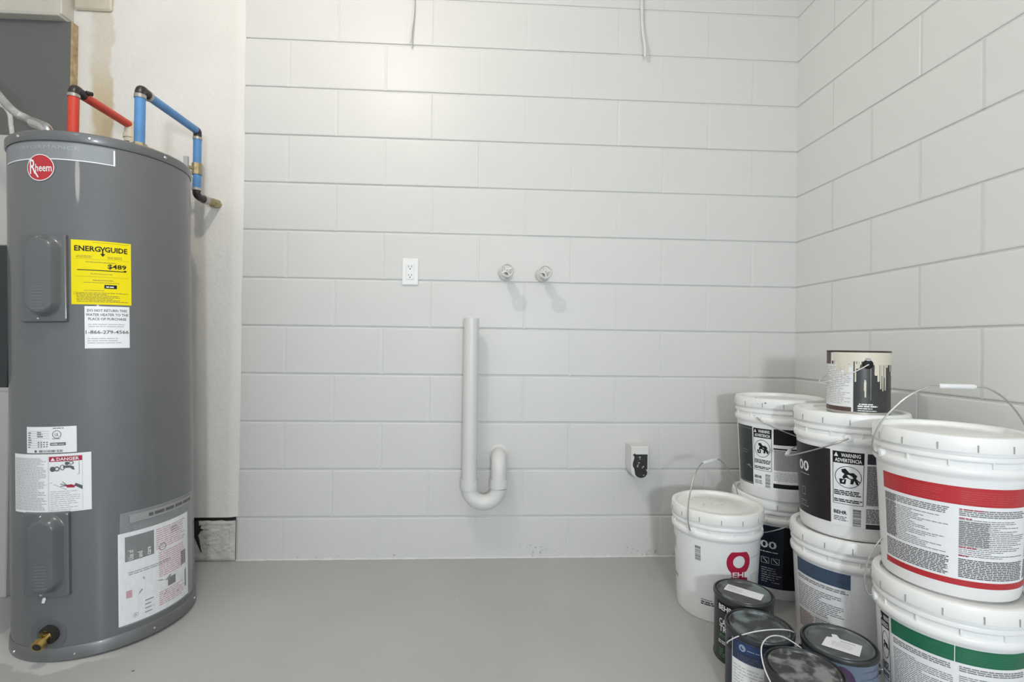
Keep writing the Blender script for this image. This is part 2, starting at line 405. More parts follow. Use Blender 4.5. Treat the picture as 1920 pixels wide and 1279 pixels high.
# beam stub and grey plywood over the heater
m_beam = mat('cream_beam_paint', (0.55, 0.53, 0.47), 0.6, var=0.06, scale=10, bump=0.5, bscale=50, bdist=0.003)
mb = MB(); mb.bbox((-3.99, -0.075, 2.232), (-3.105, 0.0, TOP), 0.004)
tr = tag(mb.build('trim_1', m_beam), 'cream painted beam above the grey board', kind='structure')
mb = MB(); mb.bbox((-3.99, -0.083, 2.222), (-3.108, -0.0, 2.2315), 0.003); mb.build('drip_lip', m_beam, tr)
m_stub = mat('stained_beam_paint', (0.56, 0.51, 0.41), 0.65, var=0.12, scale=6, bump=0.4, bscale=50, bdist=0.003)
mb = MB(); mb.bbox((-3.098, -0.026, 2.286), (-2.95, -0.010, TOP), 0.006)
tag(mb.build('trim_2', m_stub), 'water stained cream block beside the beam end', kind='structure')
m_gboard = mat('grey_board_paint', (0.125, 0.128, 0.125), 0.45, var=0.05, scale=3)
m_ply = mat('raw_plywood_edge', (0.40, 0.30, 0.17), 0.75, var=0.25, scale=40, bump=0.5, bscale=120, bdist=0.002)
bo = thing('plywood_board', (-3.09, -0.013, 1.05), 'grey painted plywood board with raw edge behind the water heater', 'board')
mb = MB(); mb.box((-0.899, -0.030, 0), (-0.002, 0.0, 1.171)); mb.build('painted_face', m_gboard, bo)
mb = MB(); mb.box((-0.002, -0.0295, 0), (0.0035, 0.0, 1.171)); mb.build('raw_edge', m_ply, bo)
# pale cabinet seen as a strip left of the heater
m_cab = mat('pale_cabinet_paint', (0.46, 0.45, 0.43), 0.5, var=0.03)
m_cabd = mat('dark_cabinet_panel', (0.030, 0.032, 0.035), 0.4)
cb = thing('utility_cabinet', (-3.3, -0.17, 0), 'pale utility cabinet with dark middle panel left of the water heater', 'cabinet')
mb = MB(); mb.bbox((-0.5, -0.12, 1.258), (0.205, 0.10, 1.655)); mb.build('upper_panel', m_cab, cb)
mb = MB(); mb.bbox((-0.5, -0.12, 0.750), (0.207, 0.10, 1.258)); mb.build('middle_panel', m_cabd, cb)
mb = MB(); mb.bbox((-0.5, -0.12, 0.735), (0.224, 0.10, 0.750)); mb.build('ledge', m_cab, cb)
mb = MB(); mb.bbox((-0.5, -0.12, 0.0), (0.217, 0.10, 0.735)); mb.build('lower_panel', m_cab, cb)

# ------------------------------------------------------------------ water heater
TR = 0.236; TH = 1.528
wh = thing('water_heater', (-2.621, -0.428, 0), 'tall grey cylindrical electric water heater with yellow energy label', 'water heater', rot=(0, -0.0265, 0))
mb = MB(); mb.lathe([(TR, 0.038), (TR, 1.498)], 128); tank = mb.build('tank', m_tank, wh, True)
mb = MB(); mb.lathe([(0, TH-0.006), (0.05, TH-0.006), (TR-0.02, TH-0.008), (TR-0.006, TH), (TR+0.001, TH), (TR+0.0045, TH-0.004), (TR+0.0045, 1.503), (TR+0.002, 1.499), (TR-0.004, 1.499)], 128)
cap = mb.build('top_cap', m_tankrim, wh, True)
mb = MB(); mb.lathe([(TR-0.004, 0.040), (TR+0.001, 0.040), (TR+0.004, 0.036), (TR+0.0045, 0.004), (TR+0.001, 0.0), (0, 0.0)], 128)
base = mb.build('base_ring', m_tankrim, wh, True)
def cylp(th, z, off=0.0): a = R_(th); return Vector(((TR+off)*math.cos(a), (TR+off)*math.sin(a), z))
def screw(th, z, off, parent, r=0.005, mm=m_silver):
    a = R_(th); n = Vector((math.cos(a), math.sin(a), 0)); t = Vector((-math.sin(a), math.cos(a), 0)); c = cylp(th, z, off)
    mb = MB(); vs = []; fs = []; prof = [(r, -0.002), (r, 0.0012), (r*0.7, 0.003), (0.0001, 0.0036)]
    for i in range(10):
        for rad, h in prof: vs.append(c+n*h+t*(rad*math.cos(i*.6283))+Vector((0,0,rad*math.sin(i*.6283))))
    for i in range(10):
        for k in range(3): fs.append((i*4+k, ((i+1)%10)*4+k, ((i+1)%10)*4+k+1, i*4+k+1))
    mb.add(vs, fs); mb.build('screw', mm, parent, True)
for th in (-156, -109, -63, -16, 30): screw(th, 1.513, 0.0045, cap)
for th in (-166, -120, -74, -28, 17): screw(th, 0.019, 0.0045, base, 0.0042)
tankmap = lambda th0, off: cylmap(lambda v: TR, th0, off)
arc = lambda deg: TR*R_(deg)
# silver band with badge
P = Print(); P.rect(0, 1.4435, arc(78), 1.494); bandp = P.on(tankmap(-127, .0006), 'silver_band', m_band, wh)
P = Print(); P.rect(0, 1.4435, arc(78), 1.4465); P.rect(arc(77), 1.4435, arc(78), 1.490)
P.on(tankmap(-127, .0010), 'band_border', m_wprint, bandp)
m_faint = mat('faint_silver_print', (0.42, 0.43, 0.44), 0.35, 0.4)
P = Print(); P.text('PERFORMANCE', arc(14), 1.4745, 0.0105, arc(44)); P.on(tankmap(-127, .0011), 'lettering', m_faint, bandp)
bw = tankmap(-92.5, 0)
P = Print(); P.disc(0, 1.4195, .0385); bd = P.on(tankmap(-92.8, .0012), 'badge', m_red, wh); bd['label'] = 'round red badge with white lettering'
P = Print(); P.ring(0, 1.4195, .0385, .0385, .0022)
P.text('R', -0.030, 1.402, 0.042, 0.019, 0.01); P.poly([(-0.018,1.409),(-0.014,1.411),(-0.003,1.392),(-0.007,1.391)])
P.text('heem', -0.013, 1.4085, 0.0215, 0.045, 0.012); P.on(tankmap(-92.8, .0018), 'lettering', m_wprint, bd)
# access covers
def cover(z0, z1, name_z):
    th0, th1 = -107.5, -75.5; W = arc(th1-th0); f = lambda off: tankmap(th0, off)
    mb = MB(); nu, nv = 40, 60; vs = []; fs = []; vis = []
    def hgt(u, v):
        # rounded plate with a raised capsule
        rr = 0.010; qx = abs(u-W/2)-W/2+rr; qy = abs(v-(z0+z1)/2)-(z1-z0)/2+rr
        e = -(math.hypot(max(qx, 0), max(qy, 0))+min(max(qx, qy), 0)-rr)
        k = min(1, max(0, e/0.006)); hp = 0.011*math.sqrt(max(0, 1-(1-k)**2)) if e > 0 else -0.004
        cx = W*0.585; zc0, zc1 = z0+0.030+0.028, z1-0.020-0.028
        vv = min(max(v, zc0), zc1); dd = math.hypot(u-cx, v-vv); s = min(1, max(0, (0.043-dd)/0.016))
        return hp+0.024*s*s*(3-2*s)
    for j in range(nv+1):
        for i in range(nu+1):
            u = W*i/nu; v = z0+(z1-z0)*j/nv; t = R_(th0)+u/TR; r = TR+hgt(u, v)
            vs.append((r*math.cos(t), r*math.sin(t), v))
    for j in range(nv):
        for i in range(nu): a = j*(nu+1)+i; fs.append((a, a+1, a+nu+2, a+nu+1))
    mb.add(vs, fs); c = mb.build('access_cover', m_cover, wh, True)
    screw(-92.5, z1-0.012, 0.011, c, 0.004); screw(-92.5, z0+0.012, 0.011, c, 0.004)
    P = Print(); rg = random.Random(3); cx = W*0.585
    for k in range(8): L = 0.020+0.016*rg.random(); P.rect(cx-L/2, z0+0.100-k*0.0088, cx+L/2, z0+0.1022-k*0.0088)
    P.on(f(0.0358), 'embossed_note', m_lgrey2, c)
m_lgrey2 = mat('embossed_note_grey', (0.17, 0.175, 0.18), 0.4)
cover(0.973, 1.2285, 0); cover(0.186, 0.431, 1)
# yellow energy label
rg = random.Random(11)
P = Print(); W = arc(34); P.rect(0, 1.0265, W, 1.2145); el = P.on(tankmap(-74.3, .0008), 'energy_label', m_yellow, wh); el['label'] = 'yellow energy cost label'
P = Print(); tz = 1.183
P.text('ENERG', 0.008, tz, 0.0145, 0.060, 0.025); P.text('GUIDE', 0.078, tz, 0.0145, 0.053, 0.025)
P.poly([(0.0665,1.1975),(0.0695,1.1975),(0.0728,1.190),(0.0765,1.1975),(0.0795,1.1975),(0.0745,1.187),(0.0745,1.177),(0.0790,1.177),(0.0730,1.1685),(0.0670,1.177),(0.0715,1.177),(0.0715,1.187)])
P.text('$489', 0.128, 1.1345, 0.0125, 0.044, 0.02, 'R'); P.rect(0.014, 1.1262, 0.126, 1.1285); P.poly([(0.121,1.131),(0.130,1.131),(0.1255,1.1255)])
P.rect(0.076, 1.0745, 0.105, 1.0855)
P.on(tankmap(-74.3, .0013), 'lettering', m_black, el)
P = Print(); P.lines(0.012, 1.164, 0.052, 1.172, .004, rg, .35); P.lines(0.084, 1.162, 0.118, 1.172, .004, rg, .35)
P.lines(0.034, 1.150, 0.104, 1.1535, .0034, rg, .6, 0); P.lines(0.045, 1.116, 0.095, 1.119, .003, rg, .5, 0); P.rect(.05, 1.209, .135, 1.2098)
P.rect(0.010, 1.108, 0.134, 1.1086); P.rect(0.010, 1.160, 0.134, 1.1604); P.lines(0.050, 1.097, 0.098, 1.1005, .0034, rg, .6, 0); P.lines(0.028, 1.090, 0.118, 1.0935, .003, rg, .45, .1)
P.lines(0.030, 1.067, 0.075, 1.070, .003, rg, .5, 0); P.lines(0.012, 1.0335, 0.132, 1.064, .0043, rg, .42, .45); P.frame(0.006, 1.055, 0.012, 1.063, .0006)
P.on(tankmap(-74.3, .0012), 'fine_print', mat('olive_print', (0.28, 0.22, 0.02), .5), el)
P = Print(); P.lines(0.080, 1.0775, 0.098, 1.0825, .005, rg, .7, 0); P.on(tankmap(-74.3, .0016), 'white_print', m_wprint, el)
# white return notice
P = Print(); W = arc(25.4); P.rect(0, 0.8975, W, 1.0215); rl = P.on(tankmap(-67, .0008), 'return_notice', m_paper, wh)
P = Print()
for k, t in enumerate(('DO NOT RETURN THIS', 'WATER HEATER TO THE', 'PLACE OF PURCHASE')): P.text(t, W/2, 1.0055-k*0.0125, 0.0072, (.092, .099, .088)[k], 0.012, 'C')
P.text('1-866-279-4566', W/2, 0.9405, 0.0098, 0.100, 0.012, 'C'); P.on(tankmap(-67, .0013), 'lettering', m_dgrey, rl)
P = Print(); P.lines(.008, .955, .097, .973, .0062, rg, .35, .15); P.lines(.006, .908, .098, .932, .0066, rg, .35, .25); P.on(tankmap(-67, .0012), 'fine_print', m_lgrey, rl)
# rating plate
P = Print(); W = arc(33); P.rect(0, .5985, W, .674); sp = P.on(tankmap(-105, .0010), 'rating_plate', m_paper, wh)
P = Print()
for k in range(8): P.rect(.004, .661-k*.0068, .068 if k < 4 else .05, .6616-k*.0068)
P.lines(.005, .612, .018, .662, .0068, rg, .45, .5); P.lines(.034, .640, .052, .662, .006, rg, .6, .4)
for uu in (.036, .044, .052, .060): P.lines(uu, .611, uu+.005, .634, .0062, rg, .55, .3)
P.lines(.078, .666, .110, .6725, .0045, rg, .6, .2); P.lines(.076, .638, .096, .642, .004, rg, .5, 0); P.on(tankmap(-105, .0013), 'fine_print', m_grey, sp)
P = Print(); P.ring(.088, .6515, .0115, .0115, .0016); P.text('UL', .088, .647, .0085, .010, 0.01, 'C'); P.rect(.071, .6195, .110, .628); P.barcode(.040, .6005, .104, .6075, rg)
P.rect(.026, .6005, .033, .607); P.on(tankmap(-105, .0014), 'marks', m_dgrey, sp)
P = Print(); P.text('RHEEM', .074, .6215, .0045, .016, .02); P.rect(.092, .6225, .107, .6242); P.on(tankmap(-105, .0018), 'white_print', m_wprint, sp)
# danger label
P = Print(); W = arc(54); P.rect(0, .4275, W, .5955, .008); dl = P.on(tankmap(-118, .0014), 'danger_label', m_paper, wh); dl['label'] = 'white warning label with red DANGER header'
P = Print(); P.rect(.1215, .5735, .2015, .5875); P.poly([(.161,.505),(.176,.506),(.186,.5015),(.183,.496),(.166,.4975)]); P.on(tankmap(-118, .0019), 'red_print', m_crimson, dl)
P = Print(); P.text('DANGER', .141, .5762, .0085, .054, .02); P.poly([(.1255,.576),(.1375,.576),(.1315,.5855)]); P.on(tankmap(-118, .0024), 'white_print', m_wprint, dl)
P = Print(); P.lines(.004, .434, .114, .586, .0042, rg, .55, .25); P.lines(.124, .434, .196, .502-.010, .0058, rg, .3, .4); P.frame(.1205, .431, .2022, .5885, .0006); P.rect(.118, .431, .1186, .588)
P.on(tankmap(-118, .0018), 'fine_print', m_lgrey, dl)
P = Print(); P.disc(.1305, .552, .007, .0075); P.ring(.1415, .5525, .007, .007, .003); P.ring(.155, .556, .006, .008, .002); P.rect(.157, .554, .174, .561); P.poly([(.174,.561),(.182,.557),(.184,.547),(.178,.549),(.174,.554)])
P.disc(.166, .567, .005); P.ring(.176, .568, .006, .005, .002); P.poly([(.183,.502),(.186,.509),(.202,.5),(.202,.489)])
for a, b in ((.150,.508),(.150,.501),(.155,.514)): P.poly([(a, b), (a, b+.002), (.166, .5045), (.166, .502)])
P.poly([(.124,.511),(.124,.512),(.194,.535),(.194,.534)]); P.poly([(.132,.508),(.132,.509),(.165,.492),(.165,.491)]); P.rect(.194, .534, .1948, .572); P.on(tankmap(-118, .0020), 'picture', m_dgrey, dl)
# clear document pouch with leaflet
m_pouch = bpy.data.materials.new('clear_pouch'); m_pouch.use_nodes = True; nt = m_pouch.node_tree
b = nt.nodes['Principled BSDF']; b.inputs['Base Color'].default_value = (.75, .76, .77, 1); b.inputs['Roughness'].default_value = .12
nz_ = nt.nodes.new('ShaderNodeTexNoise'); nz_.inputs['Scale'].default_value = 14; mrr = nt.nodes.new('ShaderNodeMapRange'); mrr.inputs[3].default_value = .10; mrr.inputs[4].default_value = .30
nt.links.new(nz_.outputs['Fac'], mrr.inputs[0]); nt.links.new(mrr.outputs[0], b.inputs['Alpha'])
def uvpatch(th0, off): return tankmap(th0, off)
mb = MB(); vs = []; fs = []; n = 30
for i in range(n+1):
    t = i/n; th = -49.5+62*t
    for v, s in ((.058, 0), (.30, .35), (.400, 1)): vs.append(cylp(th+1.0*s, v, .0035+.0008*math.sin(9*t+v*20)))
for i in range(n): fs += [(i*3, i*3+3, i*3+4, i*3+1), (i*3+1, i*3+4, i*3+5, i*3+2)]
mb.add(vs, fs); po = mb.build('document_pouch', m_pouch, wh, True); po['label'] = 'clear plastic pouch holding a printed leaflet'
P = Print(); P.rect(arc(5), .366, arc(61), .391); P.on(tankmap(-48, .0045), 'zip_strip', mat('frosted_strip', (.30, .30, .30), .5), po)
P = Print(); P.lines(arc(17), .370, arc(58), .386, .013, rg, .75, 0); P.on(tankmap(-48, .0050), 'strip_print', m_dgrey, po)
P = Print(); PW = arc(55.5); P.rect(0, .061, PW, .338, .008); pa = P.on(tankmap(-49.8, .0012), 'leaflet', m_paper, wh)
P = Print(); P.rect(arc(4), .250, arc(22.5), .325); P.rect(arc(46), .172, arc(51.5), .218); P.poly([(arc(41),.093),(arc(52),.093),(arc(52),.155)])
P.poly([(arc(12),.1445),(arc(14),.155),(arc(32),.115),(arc(30.5),.106)]); P.rect(arc(33), .128, arc(40), .155); P.lines(arc(36), .290, arc(44), .338-.02, .008, rg, .3, .4); P.on(tankmap(-49.8, .0017), 'dark_print', m_dgrey, pa)
P = Print()
for k, (t, L) in enumerate((('Use of', .030), ('and', .018), ('care', .024))): P.text(t, arc(9+k*5.6), .2535, .013, L, .01, 'L', 0, math.pi/2)
P.poly([(arc(13.5),.1465),(arc(14),.150),(arc(31),.1128),(arc(30.6),.1100)]); P.on(tankmap(-49.8, .0022), 'white_print', m_wprint, pa)
P = Print(); P.lines(arc(24), .255, arc(51), .327, .0068, rg, .42, .25); P.lines(arc(26), .165, arc(50), .250, .0068, rg, .42, .2); P.lines(arc(26), .075, arc(49), .125, .0066, rg, .42, .25); P.rect(arc(4.5), .140, arc(8), .162)
P.on(tankmap(-49.8, .0016), 'pink_print', m_pink, pa)
P = Print(); P.poly([(arc(15),.190),(arc(36),.162),(arc(34),.147),(arc(26),.158),(arc(15),.184)]); P.lines(arc(6), .205, arc(36), .22, .006, rg, .4, .1); P.lines(arc(16), .075, arc(22), .125, .012, rg, .3, .4); P.ring(arc(29), .262, .012, .012, .003)
P.text('R', arc(9.5), .078, .008); P.ring(arc(10.2), .082, .007, .007, .0008)
P.on(tankmap(-49.8, .0018), 'grey_print', m_grey, pa)
# drain valve
mb = MB(); vs = []; fs = []; n = 32
for i in range(n):
    a = 2*math.pi*i/n
    for r, off in ((.030, .0012), (.050, .0012), (.051, 0)):
        vs.append(cylp(-91+math.degrees(r*math.cos(a)/TR), .078+r*math.sin(a), off))
for i in range(n): j = (i+1) % n; fs += [(i*3, j*3, j*3+1, i*3+1), (i*3+1, j*3+1, j*3+2, i*3+2)]
mb.add(vs, fs); dv = mb.build('drain_escutcheon', m_cover, wh, True)
mb = MB(); mb.tube([(0.004, -.23, .082), (0.002, -.245, .080)], .026, 20); mb.build('valve_recess', m_gap, dv)
mb = MB(); pts = [(0, -.228, .080), (.001, -.244, .079), (.001, -.247, .078), (.001, -.256, .075), (.001, -.261, .073), (.001, -.263, .072), (.001, -.277, .066)]
mb.tube(pts, [.017, .017, .012, .011, .011, .0165, .0165], 16); br = mb.build('drain_valve', m_brass, wh, True); br['label'] = 'brass hose drain valve'
mb = MB(); mb.tube([(.001, -.250, .077), (.001, -.252, .090)], .007, 10); mb.tube([(.001, -.252, .090), (.001, -.2525, .093)], .011, 12); mb.build('valve_stem', m_brass, br, True)
mb = MB(); mb.tube([(.001, -.2768, .0661), (.001, -.2782, .0655)], .011, 16); mb.build('outlet_bore', m_gap, br)
P = Print(); P.poly([(0, .170), (.008, .169), (.013, .181), (.010, .187), (.003, .183)]); P.on(tankmap(-94.5, .002), 'paint_chip', m_paper, wh)
# pipe nipples on top (part of the heater)
mb = MB(); mb.lathe([(0.030, TH-.007), (0.030, TH), (0.022, TH+.004), (0.0, TH+.004)], 20, (0.129, -.038, 0)); mb.build('cold_port', m_fit, wh, True)
mb = MB(); mb.lathe([(0.030, TH-.007), (0.030, TH), (0.022, TH+.004), (0.0, TH+.004)], 20, (-0.099, -.010, 0)); mb.build('hot_port', m_fit, wh, True)

# ------------------------------------------------------------------ supply pipes
def seg(parent, a, b, r, m, name, n=16):
    mb = MB(); mb.tube([a, b], r, n); return mb.build(name, m, parent, True)
def elbow(parent, pts, r, m=m_fit):
    mb = MB(); mb.tube(smoothpath(pts, 5), r, 12); return mb.build('elbow', m, parent, True)
def rel(base, p): return tuple(Vector(p)-Vector(base))
HX, HY, HZ = -2.760, -0.440, 1.752
base = (HX, HY, 1.528)
hp = thing('hot_water_pipe', base, 'red hot water pipe rising from the heater and bending toward the wall', 'pipe')
g = lambda *p: rel(base, p)
seg(hp, g(HX, HY, 1.530), g(HX, HY, HZ-.018), .0155, m_redpex, 'riser')
seg(hp, g(HX, HY, HZ-.024), g(HX, HY, HZ-.014), .0175, m_crimp, 'crimp_ring')
elbow(hp, [g(HX, HY, HZ-.022), g(HX, HY, HZ-.004), g(HX, HY+.010, HZ+.006), g(HX, HY+.042, HZ+.001)], .0150)
seg(hp, g(HX, HY+.040, HZ), g(HX, -.180, HZ-.002), .0150, m_redpex, 'horizontal_run')
mb = MB(); mb.tube([g(HX+.012, HY+.035, HZ+.010), g(HX+.022, HY+.050, HZ+.012)], .007, 8); mb.build('clip', m_fit, hp, True)
seg(hp, g(HX, -.180, HZ+.010), g(HX, -.180, 1.685), .017, m_cream, 'cpvc_drop'); seg(hp, g(HX, -.180, 1.715), g(HX, -.180, 1.700), .021, m_cream, 'cpvc_hub')
seg(hp, g(HX, -.182, 1.690), g(HX, -.012, 1.690), .016, m_cream, 'wall_stub')
CX, CY, CZ = -2.530, -0.466, 1.746
base2 = (CX, CY, 1.528); c_ = lambda *p: rel(base2, p)
cp = thing('cold_water_pipe', base2, 'blue cold water pipe with brass valve looping from heater to wall', 'pipe')
seg(cp, c_(CX, CY, 1.53), c_(CX, CY, 1.560), .0175, m_oldbrass, 'brass_union'); seg(cp, c_(CX, CY, 1.556), c_(CX, CY, 1.572), .0205, m_oldbrass, 'union_nut', 6)
seg(cp, c_(CX, CY, 1.572), c_(CX, CY, CZ-.018), .0155, m_bluepex, 'riser'); seg(cp, c_(CX, CY, CZ-.026), c_(CX, CY, CZ-.014), .0175, m_crimp, 'crimp_ring')
elbow(cp, [c_(CX, CY, CZ-.022), c_(CX, CY, CZ-.004), c_(CX, CY+.010, CZ+.006), c_(CX, CY+.042, CZ+.002)], .0150)
VX, VY = -2.528, -0.143
seg(cp, c_(CX, CY+.040, CZ+.002), c_(VX, VY-.016, CZ+.004), .0145, m_bluepex, 'horizontal_run'); seg(cp, c_(CX, CY+.034, CZ+.002), c_(CX, CY+.044, CZ+.002), .0175, m_crimp, 'crimp_ring')
elbow(cp, [c_(VX, VY-.02, CZ+.004), c_(VX, VY-.003, CZ+.003), c_(VX, VY, CZ-.010), c_(VX, VY, CZ-.026)], .0145)
seg(cp, c_(VX, VY, CZ-.020), c_(VX, VY, 1.618), .0145, m_bluepex, 'drop'); seg(cp, c_(VX, VY, CZ-.030), c_(VX, VY, CZ-.020), .0165, m_crimp, 'crimp_ring')
v = seg(cp, c_(VX, VY, 1.622), c_(VX, VY, 1.578), .0185, m_oldbrass, 'ball_valve', 8); seg(v, c_(VX, VY, 1.600), c_(VX-.022, VY-.022, 1.602), .007, m_oldbrass, 'valve_stem', 8)
mb = MB(); mb.box((VX-.034-CX, VY-.032-CY, 1.598-1.528), (VX-.018-CX, VY-.022-CY, 1.640-1.528)); mb.build('valve_lever', m_lgrey, v)
seg(cp, c_(VX, VY, 1.580), c_(VX, VY, 1.520), .0145, m_bluepex, 'drop'); seg(cp, c_(VX, VY, 1.526), c_(VX, VY, 1.516), .0165, m_crimp, 'crimp_ring')
elbow(cp, [c_(VX, VY, 1.520), c_(VX, VY+.001, 1.504), c_(VX+.002, VY+.014, 1.495), c_(VX+.004, VY+.045, 1.494)], .014)
seg(cp, c_(VX+.004, VY+.040, 1.494), c_(VX+.008, VY+.062, 1.495), .0165, m_crimp, 'crimp_ring')
seg(cp, c_(VX+.006, VY+.060, 1.495), c_(VX+.010, VY+.095, 1.496), .0165, m_oldbrass, 'brass_fitting', 8); seg(cp, c_(VX+.010, VY+.092, 1.496), c_(VX+.013, -.008, 1.498), .0185, m_oldbrass, 'brass_nut', 6)
# relief discharge stub (cream) behind
rp = thing('relief_pipe', (-2.66, -.20, 1.62), 'short cream plastic pipe beside the blue riser behind the heater', 'pipe')
mb = MB(); mb.tube([(-.06, -.02, .055), (-.062, .09, .054)], .013, 12); mb.build('pipe', m_cream, rp, True)
mb = MB(); mb.tube([(-.062, .085, .054), (-.063, .11, .054)], .0165, 12); mb.build('hub', m_cream, rp, True)
mb = MB(); mb.tube([(-.063, .105, .054), (-.063, .187, .054)], .011, 12); mb.build('stub', m_cream, rp, True)
# flexible conduit
cpts = smoothpath([(-3.20, -.40, 1.93), (-3.06, -.425, 1.79), (-2.96, -.44, 1.685), (-2.895, -.455, 1.645), (-2.862, -.462, 1.630)], 26)
fc = thing('flexible_conduit', (-2.81, -.47, 1.528), 'ribbed metal flexible conduit curving onto the heater top', 'conduit')
mb = MB(); o = Vector((-2.81, -.47, 1.528)); mb.tube([p-o for p in cpts], [.0125+.0018*(1 if i % 2 else -1)*(0.35 if i < 70 else 1) for i in range(len(cpts))], 12); mb.build('hose', m_conduit, fc, True)
mb = MB(); mb.tube([p-o for p in smoothpath([(-2.872, -.460, 1.633), (-2.845, -.464, 1.624), (-2.822, -.468, 1.610), (-2.812, -.470, 1.58), (-2.810, -.470, 1.531)], 5)], .0165, 12); mb.build('connector', m_silver, fc, True)
cbl = thing('armoured_cable', (-3.02, -.24, 1.656), 'thin pale twisted cable hanging beside the grey board', 'cable')
mb = MB(); cp_ = smoothpath([(-.068, -.05, 0), (-.073, -.05, .035), (-.078, -.05, .07), (-.10, -.05, .10), (-.16, -.05, .12)], 10); mb.tube(cp_, [.006+.0015*(i % 2) for i in range(len(cp_))], 8); mb.build('sheath', mat('pale_cable', (.55, .55, .53), .5), cbl, True)

# ------------------------------------------------------------------ wall fittings
# standpipe and trap
SX, SY = -1.4445, -0.085; base3 = (SX, SY, 0.30)
sp_ = thing('standpipe', base3, 'white painted washer standpipe with P-trap on the block wall', 'pipe')
mb = MB(); mb.lathe([(.024, .733-.02), (.026, .733), (.0315, .733), (.0315, .045)], 28); mb.build('riser', m_pvc, sp_, True)
def hub(x, z0, z1, r=.0365): mb = MB(); mb.lathe([(.030, z0), (r, z0), (r, z1), (.030, z1)], 28, (x, 0, 0)); mb.build('coupling', m_pvc, sp_, True)
hub(0, .025, .062); BX = .122
mb = MB(); RB = BX/2
path = [(RB-RB*math.cos(a), 0, .028-RB*0.98*math.sin(a)) for a in [math.pi*i/20 for i in range(21)]]
mb.tube(path, .0325, 24); mb.build('u_bend', m_pvc, sp_, True); hub(BX, .030, .062)
path = [(BX, 0, .060), (BX, 0, .098)]+[(BX, .052-.052*math.cos(a), .098+.052*math.sin(a)) for a in [math.pi/2*i/10 for i in range(1, 11)]]+[(BX, .084, .15)]
mb = MB(); mb.tube(path, .0320, 24); mb.build('elbow', m_pvc, sp_, True)
mb = MB(); mb.lathe([(.030, .078), (.037, .082), (.044, .0848)], 24, (BX, 0, .15), axis='y'); mb.build('wall_patch', m_pvc, sp_, True)
# two washer supply valves
def valve(x, z, label, ang):
    t = thing('supply_valve', (x, 0, z), label, 'valve', 'painted washer valves')
    def part(prof, name, m=m_pvc, n=18): mb = MB(); mb.lathe([(max(r, .0002), -y) for r, y in prof], n, axis='y'); return mb.build(name, m, t, True)
    part([(.030, 0), (.028, .006), (.013, .008), (.012, .045)], 'wall_flange'); part([(.012, .04), (.019, .046), (.021, .060), (.019, .074), (.010, .080)], 'valve_body')
    part([(.0075, .078), (.0075, .108), (.0, .110)], 'stem')
    mb = MB(); mb.lathe([(.021, -.106), (.024, -.101), (.029, -.103), (.030, -.110), (.026, -.115), (.022, -.112), (.021, -.106)], 28, axis='y')
    for k in range(4):
        a = ang+k*math.pi/2; c, s = math.cos(a), math.sin(a)
        mb.tube([(.004*c, -.109, .004*s), (.023*c, -.108, .023*s)], .0042, 8)
    mb.lathe([(.009, -.104), (.009, -.114), (.0, -.1155)], 12, axis='y'); hw = mb.build('handwheel', m_pvc, t, True)
    mb = MB(); mb.lathe([(.0045, -.112), (.0045, -.117), (0, -.118)], 6, axis='y'); mb.build('screw', m_crimp, hw, True)
valve(-1.300, 1.232, 'white painted round tap handle nearer the standpipe', .5)
valve(-1.1415, 1.229, 'white painted round tap handle farther right from the outlet', .15)
# duplex outlet
ot = thing('wall_outlet', (-1.712, 0, 1.2328), 'white duplex electrical outlet on the block wall', 'outlet')
mb = MB(); mb.bbox((-.035, -.007, -.0575), (.035, .001, .0575), .003); mb.build('cover_plate', m_white, ot)
mb = MB(); mb.bbox((-.017, -.0095, -.034), (.017, -.005, .034), .0015); ins = mb.build('receptacle', m_white, ot)
mb = MB()
for zc in (.018, -.018):
    mb.box((-.0078, -.0099, zc), (-.0056, -.009, zc+.008)); mb.box((.0056, -.0099, zc), (.0078, -.009, zc+.008)); mb.lathe([(.0028, -.009), (.0028, -.0099), (0, -.0099)], 8, (0, 0, zc-.006), axis='y')
tag(mb.build('slots', m_dgrey, ins), kind='stuff')
# black faced dryer box
jb = thing('wall_box', (-.728, 0, .437), 'white painted wall box with chipped black front right of the trap', 'electrical box')
def ushape(a, top, bot, n=10): return [(a, top), (-a, top)]+[(-a*math.cos(math.pi*i/n), bot+a-a*math.sin(math.pi*i/n)) for i in range(n+1)]
o1 = ushape(.038, .066, -.070); mb = MB(); nn = len(o1)
mb.add([(x, .001, z) for x, z in o1]+[(x, -.088, z) for x, z in o1]+[(x*.94, -.091, z*.95) for x, z in o1],
       [(i, (i+1) % nn, (i+1) % nn+nn, i+nn) for i in range(nn)]+[(i+nn, (i+1) % nn+nn, (i+1) % nn+2*nn, i+2*nn) for i in range(nn)]+[tuple(range(2*nn, 3*nn))])
mb.build('housing', m_pvc, jb)
fp = [(.031, .035), (-.024, .036), (-.031, .030), (-.024, .022), (-.026, .010), (-.030, 0), (-.031, -.016), (-.024, -.028), (-.022, -.040)]+[(-.022+.053*(1-math.cos(math.pi*i/8))/2, -.044-.022*math.sin(math.pi*i/8)) for i in range(1, 9)]
m_jb = mat('chipped_black_plastic', (.016, .016, .016), .45, var=.3, scale=40)
nt, oc, xyz = objxyz(m_jb); overlay(m_jb, math_node(nt, 'GREATER_THAN', noise(nt, oc, 70, 2), .66), (.35, .35, .34))
mb = MB(); nn = len(fp); mb.add([(x, -.0935, z) for x, z in fp]+[(x, -.090, z) for x, z in fp], [tuple(range(nn))]+[(i, (i+1) % nn, (i+1) % nn+nn, i+nn) for i in range(nn)]); mb.build('black_front', m_jb, jb)
mb = MB(); mb.bbox((-.022, -.098, .033), (.034, -.085, .039), .002); mb.build('top_lip', m_pvc, jb)
